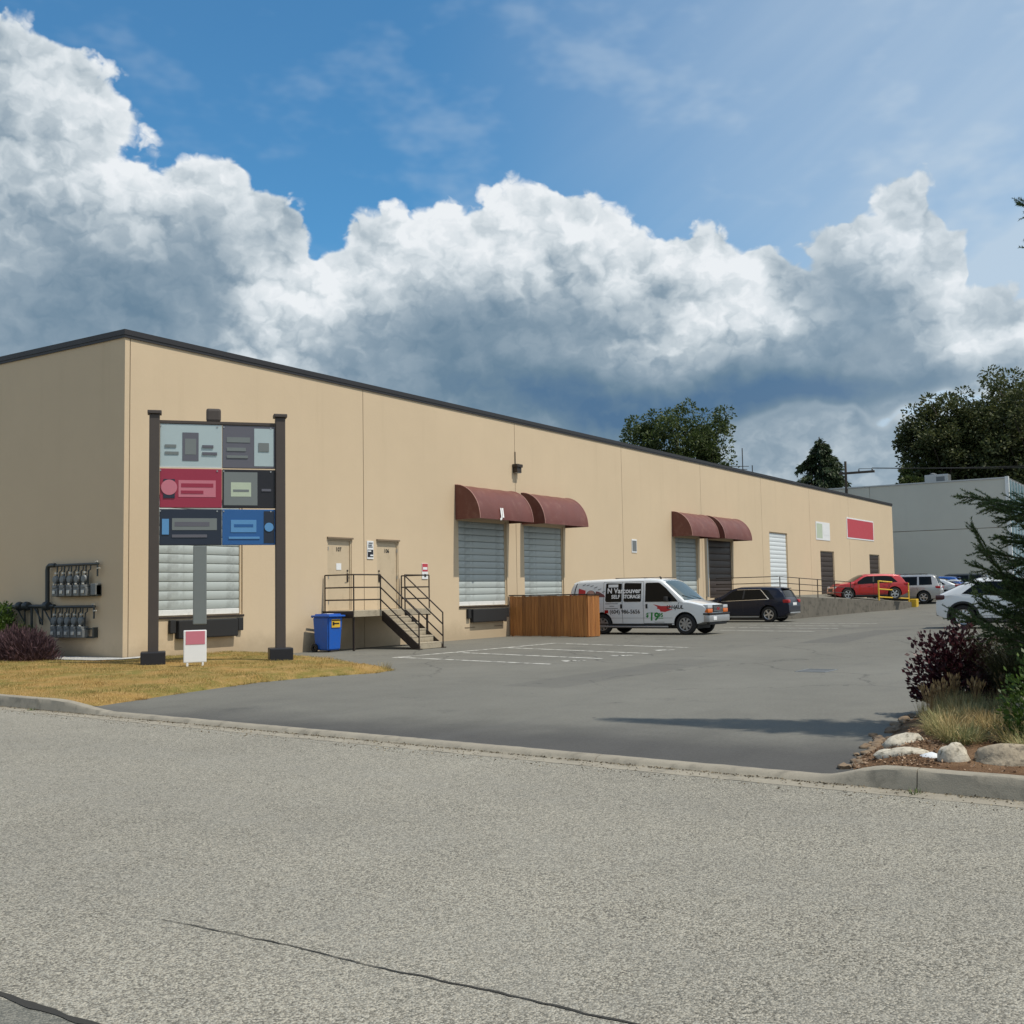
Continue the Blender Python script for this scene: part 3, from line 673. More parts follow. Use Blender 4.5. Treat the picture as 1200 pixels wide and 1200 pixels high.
# blue wheeled bin
bn_ = thing('wheelie_bin', 'blue wheeled recycling bin with yellow label beside the landing', 'bin', (6.52, -.62, 0), R(-4))
mb = MB(); bm = bmesh.new(); bmesh.ops.create_cube(bm, size=1)
for v in bm.verts:
    s_ = .84 if v.co.z < 0 else 1; v.co = (v.co.x*.58*s_, v.co.y*.66*s_-(.03 if v.co.z < 0 else 0)*0, .06+(v.co.z+.5)*.94)
bmesh.ops.bevel(bm, geom=bm.edges[:], offset=.035, segments=3, affect='EDGES'); mb.addbm(bm); mb.build('body', M['blue_bin'], bn_, 35)
mb = MB(); mb.bbox(-.32, .32, -.40, .36, 1.0, 1.05, .02).bbox(-.24, .24, -.30, .28, 1.04, 1.085, .02); ld = mb.build('lid', M['blue_bin'], bn_, 35)
mb = MB(); mb.tube([(-.24, .36, .99), (-.24, .42, 1.0), (.24, .42, 1.0), (.24, .36, .99)], .018, 6); mb.build('handle', M['blue_bin'], bn_)
MB().box(-.16, .10, -.14, .04, 1.087, 1.095).build('papers', M['sign_white'], bn_)
for x in (-.30, .27): MB().lathe([(.12, 0), (.12, .05), (.05, .055), (.05, -.005)], Matrix.Translation((x-.01, .24, .12)) @ Matrix.Rotation(R(90), 4, 'Y'), 18).build('wheel', M['rubber'], bn_)
lb = MB().box(-.16, .17, -.334, -.326, .70, .93).build('label_plate', M['yellow'], bn_)
MB().box(-.11, .13, -.337, -.3345, .79, .83).box(-.13, -.06, -.337, -.3345, .76, .86).box(-.15, .16, -.337, -.3345, .885, .91).build('print', M['black'], bn_)

# ------------------------------------------------------------------ gas meters on the flank
def meter_bank(y0, y1, z0, z1, label, box):
    t = thing('gas_meter_bank', label, 'gas meters', (0, y1, z0), R(-90), 'gas meter banks on the shaded flank')   # local +x runs toward the corner, local -y points out
    L, Hh = y1-y0, z1-z0
    hp = MB(); hp.tube([(-.02, -.12, Hh), (L, -.12, Hh)], .035, 8).tube([(L-.03, -.12, Hh), (L-.03, -.12, Hh*.62)], .022, 6); hp.build('header_pipe', M['gasdark'], t)
    mb = MB(); mb.tube([(.05, -.12, Hh*.30), (L-.12, -.12, Hh*.30)], .02, 6).tube([(.05, -.10, .03), (L-.05, -.10, .03)], .024, 6).box(.02, .05, -.14, -.0, .02, Hh*.35).box(L-.06, L-.03, -.14, 0, .02, Hh*.35); mb.build('support_frame', M['gasdark'], t)
    mb = MB()
    for i in range(5):
        x = .16+i*(L-.40)/4.6
        g_ = MB(); g_.bbox(x-.105, x+.105, -.25, -.05, .02, .24, .03).bbox(x-.085, x+.085, -.265, -.06, .22, .30, .02); g = g_.build('meter', M['gasgrey'], t)
        MB().bbox(x-.05, x+.05, -.275, -.262, .09, .17, .004).build('index', M['brass'], g)
        r_ = MB(); r_.lathe([(.02, -.05), (.085, -.045), (.10, 0), (.085, .045), (.02, .05)], Matrix.Translation((x-.05, -.17, Hh*.56)) @ Matrix.Rotation(R(90), 4, 'X'), 12, closed=False); r_.bbox(x-.09, x-.01, -.20, -.08, Hh*.42, Hh*.52, .012); r_.build('regulator', M['gasgrey'], t)
        v_ = MB(); v_.tube([(x-.05, -.14, Hh*.64), (x-.05, -.13, Hh-.02)], .02, 6).tube([(x+.05, -.14, .29), (x+.05, -.13, Hh*.80), (x+.12, -.13, Hh*.84), (x+.12, -.12, Hh-.02)], .017, 6).tube([(x-.05, -.14, .28), (x-.05, -.14, Hh*.45)], .018, 6); v_.build('riser_pipe', M['gasdark'], t)
        f_ = MB(); f_.bbox(x-.02, x+.03, -.28, -.24, Hh*.38, Hh*.43, .008).bbox(x-.085, x-.02, -.19, -.12, Hh*.72, Hh*.78, .008); f_.build('valve', M['brass'], t)
    if box: MB().bbox(L-.22, L-.03, -.18, -.01, .04, Hh*.40, .015).build('junction_box', M['gasgrey'], t)
    MB().tube([(L-.06, -.13, Hh*.86), (L+.08, -.13, Hh*.87)], .014, 6).tube([(L-.10, -.13, Hh+.045), (L-.02, -.13, Hh+.06)], .018, 6).build('vent_pipe', M['brass'], t)
meter_bank(.78, 2.50, 1.68, 2.48, 'upper bank of grey gas meters hung from the tall bent pipe', True)
meter_bank(.90, 2.55, .66, 1.44, 'lower bank of grey gas meters just above the purple bush', False)
gp = thing('gas_pipe', 'dark bent gas main pipe rising beside the meter banks', 'pipe', (0, 2.8, 0))
MB().tube([(-.12, 0, 1.47), (-.12, .02, 2.38), (-.12, .0, 2.45), (-.12, -.06, 2.49), (-.12, -.3, 2.49)], .055, 10).build('riser', M['gasdark'], gp, 40)
MB().tube([(-.12, -.3, 1.46), (-.12, 1.0, 1.46), (-.12, 2.3, 1.45), (-.12, 2.6, 1.43)], .05, 10).build('main', M['gasdark'], gp, 40)
for y in (.0, .85, 1.15): MB().lathe([(.02, -.10), (.10, -.09), (.12, -.03), (.12, .03), (.10, .09), (.02, .10)], Matrix.Translation((-.14, y, 1.47)) @ Matrix.Rotation(R(90), 4, 'X'), 12, closed=False).build('coupling', M['gasdark'], gp, 40)
MB().lathe([(.03, -.28), (.15, -.22), (.17, 0), (.15, .22), (.03, .28)], Matrix.Translation((-.22, 1.6, 1.15)), 14, closed=False).build('regulator', M['gasdark'], gp, 40)
MB().tube([(-.12, .66, 1.42), (-.10, .66, .2)], .035, 8).tube([(-.12, .42, 1.42), (-.03, .42, 1.0)], .02, 6).build('stand', M['gasdark'], gp)
for y in (-.12, .25, 1.0): MB().tube([(-.12, y+.3, 1.43), (-.12, y-.05, 1.05)], .022, 6).tube([(-.12, y-.05, 1.43), (-.12, y-.05, .98)], .025, 6).build('bracket', M['gasdark'], gp)

# ------------------------------------------------------------------ vehicles
def paint_mat(name, col, metal=0., rough=.35):
    dark = max(col) < .06; return mat(name, col, rough, metal, .03, 1.5, coat=.35 if dark else 1., spec=.25 if dark else None)
M['glass'] = mat('dark vehicle glass', (.006, .007, .008), .10, 0, .05, 1, spec=.16)
M['glass_sky_tint'] = mat('sky reflection windscreen', (.030, .052, .052), .06, 0, .05, 1, spec=.9)  # teal base colour stands in for reflected sky
M['tyre'] = mat('tyre rubber', (.018, .018, .018), .85, 0, .2, 9)
M['alloy'] = mat('silver alloy', (.50, .50, .50), .3, .85, .06, 4)
M['steel_rim'] = mat('grey steel wheel', (.34, .34, .34), .4, .6, .1, 4)
M['trim'] = mat('black plastic trim', (.018, .018, .019), .6, 0, .12, 6)
M['chrome'] = mat('chrome', (.72, .72, .72), .15, 1., .03, 4)
M['bumper_grey'] = mat('grey bumper', (.40, .41, .42), .4, .5, .06, 4)
M['lamp_clear'] = mat('clear lamp', (.50, .52, .54), .15, .1, .1, 8)
M['lamp_orange'] = mat('orange lamp', (.60, .14, .02), .2, 0, .1, 8)
M['lamp_red'] = mat('red lamp', (.36, .012, .016), .2, 0, .1, 8)
M['white_paint'] = paint_mat('white vehicle paint', (.74, .76, .77))
def interp(P_, x):
    if x <= P_[0][0]: return P_[0][1]
    for (a, za), (b, zb) in zip(P_, P_[1:]):
        if x <= b: return za+(zb-za)*(x-a)/(b-a) if b > a else zb
    return P_[-1][1]
class Car:
    """local x forward (0 = middle), y left, z up; body lofted from a roof line, a belt line and a plan width"""
    def __init__(s, name, label, loc, heading, L, Wd, wb, fo, wr, top, belt, bot, paint, tumble=.22, rnd=.10, crown=.035, scale=1., group=None, rim='alloy', taper=(.10, .10), spokes=5, arch=True):
        s.t = thing(name, label, 'van' if 'van' in name else 'car', loc, heading, group, scale)
        s.L, s.W, s.top, s.belt, s.bot, s.tm, s.rnd, s.cr, s.tp = L, Wd/2, top, belt, bot, tumble, rnd, crown, taper
        s.fx = L/2-fo; s.rx = s.fx-wb; s.wr = wr; s.paint = paint
        s.make_body(arch); s.wheels(rim, spokes)
    def w(s, x):
        u = x/(s.L/2); k = s.tp[0] if u > 0 else s.tp[1]; return s.W*(1-k*abs(u)**5)
    def zt(s, x): return interp(s.top, x)
    def wz(s, x, z):
        w = s.w(x); zb = interp(s.belt, x); z0 = interp(s.bot, x)
        if z > zb: return w-s.tm*(z-zb)
        k = (z-z0)/max(.05, zb-z0); return w*(1-.045*(1-k)**2)-.012*max(0, k-.75)/.25
    def ring(s, x):
        z0, zt = interp(s.bot, x), s.zt(x); zb = min(interp(s.belt, x), zt-.06); r = min(s.rnd, (zt-z0)*.35); P_ = []
        wl = s.wz(x, z0)
        P_ += [(0, z0), (wl*.82, z0), (wl-.012, z0+.02)]
        for k in (.15, .4, .65, .9, 1.): z = z0+.02+(zb-z0-.02)*k; P_.append((s.wz(x, z) if k < 1 else s.wz(x, zb), z))
        zs = zt-r
        if zs > zb+.02:
            for k in (.33, .66, 1.): z = zb+(zs-zb)*k; P_.append((s.wz(x, z), z))
        else:
            for k in (.33, .66, 1.): P_.append((s.wz(x, zb), zb+(max(zs, zb)-zb)*k+.0005*k))
        we, ze = P_[-1]; r2 = zt-ze
        for a in (30, 60): P_.append((we-r*(1-math.cos(R(a))), ze+r2*math.sin(R(a))*.94))
        yi = we-r
        for f_ in (1., .66, .33, 0.): P_.append((yi*f_, zt-.06*r2+s.cr*(1-f_*f_)))
        return P_
    def make_body(s, arch):
        xs_ = sorted({round(p[0], 3) for p in s.top} | {round(v, 3) for v in np.arange(-s.L/2, s.L/2, .10)} | {-s.L/2, s.L/2, -s.L/2+.03, s.L/2-.03})
        xs_ = [x for i, x in enumerate(xs_) if i == 0 or x-xs_[i-1] > .012]
        mb = MB(); nr = None
        for x in xs_:
            h = s.ring(x); full = h+[(-y, z) for y, z in h[-2:0:-1]]; nr = len(full); mb.v += [(x, y, z) for y, z in full]
        for i in range(len(xs_)-1):
            for j in range(nr): mb.f.append((i*nr+j, (i+1)*nr+j, (i+1)*nr+(j+1) % nr, i*nr+(j+1) % nr)); mb.mi.append(0)
        mb.f += [tuple(range(nr)), tuple((len(xs_)-1)*nr+j for j in range(nr))[::-1]]; mb.mi += [0, 0]
        me = mb.mesh('body', [s.paint, M['trim']]); 
        bm = bmesh.new(); bm.from_mesh(me); bmesh.ops.recalc_face_normals(bm, faces=bm.faces); bm.to_mesh(me); bm.free()
        o = bpy.data.objects.new('body', me); COL.objects.link(o)
        if arch:
            c = MB()
            for ax in (s.fx, s.rx):
                for sd_ in (-1, 1):
                    y0, y1 = s.W-.30, s.W+.2
                    Mx = Matrix.Translation((ax, sd_*y0 if sd_ > 0 else -y1, s.wr+.01)) @ Matrix.Rotation(R(-90), 4, 'X')
                    c.lathe([(s.wr+.065, 0), (s.wr+.065, y1-y0)], Mx, 28, 1, closed=False)
            cm = c.mesh('cut', [s.paint, M['trim']]); bm = bmesh.new(); bm.from_mesh(cm); bmesh.ops.recalc_face_normals(bm, faces=bm.faces); bm.to_mesh(cm); bm.free()
            co = bpy.data.objects.new('cut', cm); COL.objects.link(co)
            md = o.modifiers.new('b', 'BOOLEAN'); md.operation = 'DIFFERENCE'; md.object = co; md.solver = 'EXACT'
            bpy.context.view_layer.update(); dg = bpy.context.evaluated_depsgraph_get()
            me2 = bpy.data.meshes.new_from_object(o.evaluated_get(dg)); o.modifiers.clear(); o.data = me2; bpy.data.objects.remove(co); me = me2
        me.polygons.foreach_set('use_smooth', [True]*len(me.polygons)); me.set_sharp_from_angle(angle=R(34)); me.name = 'body'
        o.parent = s.t; s.body = o
    def wheels(s, rim, spokes):
        for ax in (s.fx, s.rx):
            for sd_ in (-1, 1):
                r = s.wr; wd = .22; y = sd_*(s.W-.035)
                Mx = Matrix.Translation((ax, y, r)) @ Matrix.Rotation(R(-90 if sd_ > 0 else 90), 4, 'X')   # local z points outward
                ri = r*.66
                ty = MB().lathe([(ri, -.02), (ri+.02, .0), (r-.05, .005), (r-.012, -.025), (r, -.05), (r, -wd+.05), (r-.02, -wd+.01), (ri, -wd)], Mx, 28).build('wheel', M['tyre'], s.t, 40)
                rm = MB().lathe([(ri, -.015), (ri-.012, .0), (ri-.035, -.01), (ri-.04, -.07), (ri, -.09)], Mx, 28).lathe([(.001, .004), (.06, .002), (.065, -.03), (.001, -.06)], Mx, 12, closed=False)
                for k in range(spokes):
                    a = 2*math.pi*k/spokes+.3; Ms = Mx @ Matrix.Rotation(a, 4, 'Z'); rm.bbox(.03, ri-.015, -.038, .038, -.045, -.008, .01, 0, Ms)
                rm.build('rim', M[rim], ty, 40)
                MB().lathe([(.001, -.055), (ri-.005, -.056), (ri-.005, -.09), (.001, -.09)], Mx, 20, closed=False).build('brake_disc', M['trim'], ty)
    # pieces laid on the body surface
    def side(s, poly, name, mt, sides=(-1, 1), eps=.006, parent=None):
        """flat piece cut in the side view, diced and pressed onto the curved flank"""
        bm = bmesh.new(); bm.faces.new([bm.verts.new((x, 0, z)) for x, z in poly])
        xs_ = [p[0] for p in poly]; zs_ = [p[1] for p in poly]
        for x in np.arange(min(xs_)+.2, max(xs_)-.02, .2): bmesh.ops.bisect_plane(bm, geom=bm.verts[:]+bm.edges[:]+bm.faces[:], plane_co=(x, 0, 0), plane_no=(1, 0, 0))
        for z in np.arange(min(zs_)+.15, max(zs_)-.02, .15): bmesh.ops.bisect_plane(bm, geom=bm.verts[:]+bm.edges[:]+bm.faces[:], plane_co=(0, 0, z), plane_no=(0, 0, 1))
        bm.verts.index_update(); V = [(v.co.x, v.co.z) for v in bm.verts]; F = [[v.index for v in f.verts] for f in bm.faces]; BE = [(e.verts[0].index, e.verts[1].index) for e in bm.edges if len(e.link_faces) == 1]; bm.free()
        for sd_ in sides:
            k = len(V); mb = MB(); mb.add([(x, sd_*(s.wz(x, z)+eps), z) for x, z in V]+[(x, sd_*(s.wz(x, z)-.008), z) for x, z in V], F+[(i, j, k+j, k+i) for i, j in BE]); o = mb.build(name, M[mt] if isinstance(mt, str) else mt, parent or s.t)
        return o
    def seam(s, pts, w=.012, sides=(-1, 1)):
        for sd_ in sides:
            mb = MB()
            for (xa, za), (xb, zb) in zip(pts, pts[1:]):
                n = max(1, int(math.hypot(xb-xa, zb-za)/.25)); dx_, dz_ = (xb-xa), (zb-za); l = math.hypot(dx_, dz_); nx, nz = -dz_/l*w/2, dx_/l*w/2
                for i in range(n):
                    p0 = (xa+dx_*i/n, za+dz_*i/n); p1 = (xa+dx_*(i+1)/n, za+dz_*(i+1)/n)
                    mb.quad(*[(x, sd_*(s.wz(x, z)+.0035), z) for x, z in ((p0[0]-nx, p0[1]-nz), (p1[0]-nx, p1[1]-nz), (p1[0]+nx, p1[1]+nz), (p0[0]+nx, p0[1]+nz))])
            mb.build('door_seam', M['trim'], s.t)
    def screen(s, xa, xb, name, mt, m0=.05, m1=.05, eps=.008, n=8):
        """glass lying on the sloping roof line between two x stations"""
        mb = MB(); cols = 9; dxa = (xb-xa); sl = (s.zt(xb)-s.zt(xa)); l = math.hypot(dxa, sl); nx, nz = -sl/l*eps*(1 if dxa > 0 else -1), abs(dxa)/l*eps
        for i in range(n+1):
            x = xa+(xb-xa)*i/n; P_ = s.ring(x); yi = P_[-4][0]; zc_ = s.zt(x); r_z = P_[-4][1]; mm = m0+(m1-m0)*i/n; wy_ = max(.1, P_[-6][0]-mm)
            for j in range(cols):
                f_ = -1+2*j/(cols-1); y = f_*wy_; q = min(1, abs(y)/yi); z = r_z+s.cr*(1-q*q)
                if abs(y) > yi: z = r_z-(abs(y)-yi)*.35
                mb.v.append((x+nx, y, z+nz))
        for i in range(n):
            for j in range(cols-1): mb.f.append((i*cols+j, (i+1)*cols+j, (i+1)*cols+j+1, i*cols+j+1)); mb.mi.append(0)
        return mb.build(name, M[mt], s.t, 40)
    def bx(s, x0, x1, y0, y1, z0, z1, name, mt, b=.02, both=False, parent=None):
        o = None
        for sd_ in ((1, -1) if both else (1,)):
            ya, yb = sorted((y0*sd_, y1*sd_)); o = MB().bbox(x0, x1, ya, yb, z0, z1, min(b, (x1-x0)*.4, (yb-ya)*.4, (z1-z0)*.4)).build(name, M[mt] if isinstance(mt, str) else mt, parent or s.t, 40)
        return o
    def mirror(s, x, z, mt):
        for sd_ in (-1, 1):
            w = s.wz(x, z); mb = MB(); mb.bbox(x-.05, x+.07, *sorted((sd_*(w+.06), sd_*(w+.24))), z, z+.17, .03).bbox(x-.0, x+.05, *sorted((sd_*(w-.02), sd_*(w+.10))), z-.02, z+.05, .012)
            mb.build('mirror', M[mt] if isinstance(mt, str) else mt, s.t, 40)
    def decal(s, txt, size, x, z, mt, side=-1, bold=.0, shear=0., spacing=1., name='lettering', eps=.005):
        vs_, fs_ = text_mesh(txt, size, bold, 'LEFT', shear, spacing)
        mb = MB().add([(x+a*(1 if side < 0 else -1), side*(s.wz(x+a, z+b)+eps), z+b) for a, b, c in vs_], fs_); return mb.build(name, M[mt], s.t)

# --- white cargo van backed up to the wall
def build_van(label, loc, heading, lettered, scale=1., group=None):
    L = 5.69; h = L/2
    top = [(-h, 1.60), (-h+.05, 1.80), (-h+.16, 2.0), (-h+.4, 2.07), (-h+1.5, 2.10), (.55, 2.10), (.95, 2.06), (1.12, 1.99), (1.32, 1.83), (1.62, 1.58), (1.94, 1.30), (2.02, 1.245), (2.25, 1.20), (h-.16, 1.10), (h-.06, 1.03), (h-.02, .94), (h, .86)]
    belt = [(-h, 1.20), (h, 1.16)]; bot = [(-h, .50), (-h+.5, .36), (.9, .34), (h-.5, .36), (h, .50)]
    c = Car('cargo_van', label, loc, heading, L, 2.0, 3.43, .86, .385, top, belt, bot, M['white_paint'], .13, .13, .03, scale, group, 'steel_rim', (.06, .03), 8)
    c.screen(1.07, 1.99, 'windscreen', 'glass_sky_tint', .10, .05); 
    MB().tube([(1.98, .55, 1.305), (1.80, -.1, 1.445)], .012, 5).tube([(1.98, -.1, 1.305), (1.80, -.72, 1.445)], .012, 5).build('wiper', M['trim'], c.t)
    c.side([(.40, 1.22), (1.72, 1.22), (1.66, 1.30), (1.24, 1.72), (1.00, 1.90), (.92, 1.93), (.44, 1.93), (.40, 1.90)], 'side_window', 'glass')
    for xa, xb in ((-1.28, -.62), (-.50, .20)): c.side([(xa+.05, 1.23), (xb, 1.23), (xb+.03, 1.27), (xb+.03, 1.92), (xa+.08, 1.94), (xa+.02, 1.92), (xa, 1.28)], 'side_window', 'glass')
    c.seam([(.32, .42), (.32, 1.96)]); c.seam([(-.56, .42), (-.56, 1.96)]); c.seam([(-1.36, .50), (-1.36, 1.98), (.32, 1.98)]); c.seam([(1.60, .90), (1.78, 1.20)]); c.seam([(.32, .42), (1.55, .42)])
    c.seam([(-h+.3, .62), (1.5, .62)], .008)
    for x in (.42, -.64): c.bx(x, x+.075, c.W-.02, c.W+.018, .98, 1.14, 'door_handle', 'trim', .01, True)
    c.mirror(1.30, 1.24, 'trim')
    c.bx(h-.14, h+.10, -.96, .96, .46, .72, 'front_bumper', 'bumper_grey', .05); c.bx(h-.16, h+.105, -.965, .965, .725, .79, 'bumper_strip', 'trim', .02); c.bx(h-.1, h+.04, -.80, .80, .36, .455, 'air_dam', 'trim', .03)
    c.bx(-h-.12, -h+.12, -.95, .95, .46, .66, 'rear_bumper', 'bumper_grey', .04)
    g = c.bx(h-.05, h+.035, -.46, .46, .82, 1.06, 'grille', 'trim', .02); c.bx(h-.04, h+.045, -.52, .52, 1.062, 1.085, 'grille_surround', 'chrome', .008)
    for z in (.87, .92, .97, 1.02): c.bx(h+.0355, h+.042, -.42, .42, z-.006, z+.006, 'grille_bar', 'bumper_grey', .002, parent=g)
    vs_, fs_ = text_mesh('GMC', .13, .006, 'CENTER'); MB().add([(h+.046, -.0+a, .895+b) for a, b, z in vs_], [f[::-1] for f in fs_][::1]).build('badge', M['lamp_red'], g)
    hl = c.bx(h-.26, h+.03, .50, .935, .955, 1.075, 'headlight', 'lamp_clear', .02, True); c.bx(h-.26, h+.035, .50, .94, .80, .945, 'turn_lamp', 'lamp_orange', .02, True)
    c.bx(h-.28, h+.012, .485, .925, .79, 1.085, 'lamp_housing', 'trim', .02, True)
    c.bx(-h-.01, -h+.06, .80, .97, 1.05, 1.55, 'tail_lamp', 'lamp_red', .02, True)
    c.bx(h+.101, h+.112, -.62, -.32, .52, .66, 'number_plate', 'sign_white', .004)
    c.side([(-1.9, .365), (1.45, .365), (1.45, .41), (-1.9, .41)], 'sill_trim', 'trim', eps=.014)
    MB().tube([(-1.9, -.96, .30), (1.3, -.96, .30)], .035, 7).tube([(-1.9, .96, .30), (1.3, .96, .30)], .035, 7).build('side_step', M['bumper_grey'], c.t)
    for x in (-1.0, .2): MB().tube([(x, -.62, 2.11), (x, .62, 2.11)], .014, 6).tube([(x, .6, 2.08), (x, .6, 2.12)], .02, 6).tube([(x, -.6, 2.08), (x, -.6, 2.12)], .02, 6).build('roof_bar', M['steel_dark'], c.t)
    MB().tube([(.95, -.7, 2.06), (.90, -.72, 2.16)], .03, 6).tube([(-1.0, -.62, 2.125), (.95, -.62, 2.125)], .012, 6).tube([(-1.0, .62, 2.125), (.95, .62, 2.125)], .012, 6).build('roof_rail', M['steel_dark'], c.t)
    MB().box(-2.3, 2.3, -.6, .6, .22, .40).build('chassis', M['trim'], c.t)
    c.side([(-2.72, 1.14), (-2.69, 1.14), (-2.60, 1.72), (-2.52, 1.95), (-2.55, 1.95), (-2.64, 1.72)], 'corner_trim', 'trim', eps=.008)
    if lettered:
        c.decal('N Van', .27, -1.20, 1.56, 'letter', bold=.007, eps=.010); c.decal('couver', .27, -.545, 1.56, 'letter', bold=.007, eps=.010)
        c.decal('SELF', .19, -1.02, 1.36, 'letter', bold=.005, eps=.010); c.decal('STORAGE', .19, -.54, 1.36, 'letter', bold=.005, eps=.010, spacing=.85)
        c.side([(-1.16, 1.78), (-.74, 1.78), (-.74, 1.89), (-1.16, 1.89)], 'decal', 'sign_white', (-1,), .009)
        M['green_print'] = mat('green print', (.02, .22, .04), .5, 0, .05); M['red_print'] = mat('red print', (.50, .03, .035), .5, 0, .05)
        for z, a, b in ((1.15, -1.28, -.74), (1.06, -1.10, -.90), (.97, -1.28, -.75)): c.side([(a, z), (b, z), (b, z+.022), (a, z+.022)], 'small_print', 'gasgrey', (-1,), .004)
        c.decal('(604) 986-5656', .205, -1.10, .79, 'black', bold=.004); c.side([(-1.32, .80), (-1.16, .80), (-1.16, .92), (-1.32, .92)], 'small_print', 'lamp_red', (-1,), .004)
        c.decal('$', .20, .42, .66, 'green_print', bold=.008); c.decal('19', .40, .54, .54, 'green_print', bold=.014, shear=.1); c.decal('95', .20, .92, .66, 'green_print', bold=.008); c.side([(.46, .80), (.90, .80), (.90, .815), (.46, .815)], 'small_print', 'green_print', (-1,), .004)
        c.side([(.92, .60), (1.12, .60), (1.12, .625), (.92, .625)], 'small_print', 'green_print', (-1,), .004); c.side([(.75, .46), (1.16, .46), (1.16, .475), (.75, .475)], 'small_print', 'gasgrey', (-1,), .004)
        c.side([(.72, 1.13), (1.05, 1.06), (1.50, 1.06), (1.30, .97), (1.52, .93), (1.20, .84), (1.02, .86), (.98, .94), (.88, .97), (.90, 1.03)], 'wing_logo', 'red_print', (-1,), .004)
        c.decal('U-HAUL', .19, 1.27, .955, 'black', bold=.005, shear=.15, spacing=.95, eps=.007)
        # picture decal on the rear quarter: red block, pale round shape, maroon swoosh, dark script strokes
        c.side([(-2.48, 1.42), (-2.16, 1.42), (-2.16, 1.68), (-2.46, 1.76)], 'picture_decal', 'red_print', (-1,), .004)
        arc = [(-2.16+.24*(1+math.cos(a)), 1.42+.26*math.sin(a)) for a in np.linspace(math.pi, 0, 10)]
        c.side(arc, 'picture_decal', 'brown_door', (-1,), .006); c.side([(-1.92+.16*math.cos(a), 1.54+.13*math.sin(a)) for a in np.linspace(0, 2*math.pi, 12)[:-1]], 'picture_decal', mat('pale pink print', (.45, .25, .21), .5), (-1,), .009)
        c.side([(-1.72, 1.42), (-1.30, 1.42), (-1.34, 1.50), (-1.56, 1.62), (-1.70, 1.64)], 'picture_decal', mat('maroon print', (.17, .05, .05), .5), (-1,), .007)
        c.decal('~ U & I ~', .2, -2.3, 1.80, 'black', shear=.3, name='script_strokes') if False else None
        for k in range(6): c.side([(-2.28+k*.17, 1.86-.012*k*k*.9), (-2.16+k*.17, 1.90-.012*k*k*.9), (-2.15+k*.17, 1.925-.012*k*k*.9), (-2.29+k*.17, 1.885-.012*k*k*.9)], 'script_strokes', 'gasgrey', (-1,), .004)
    return c
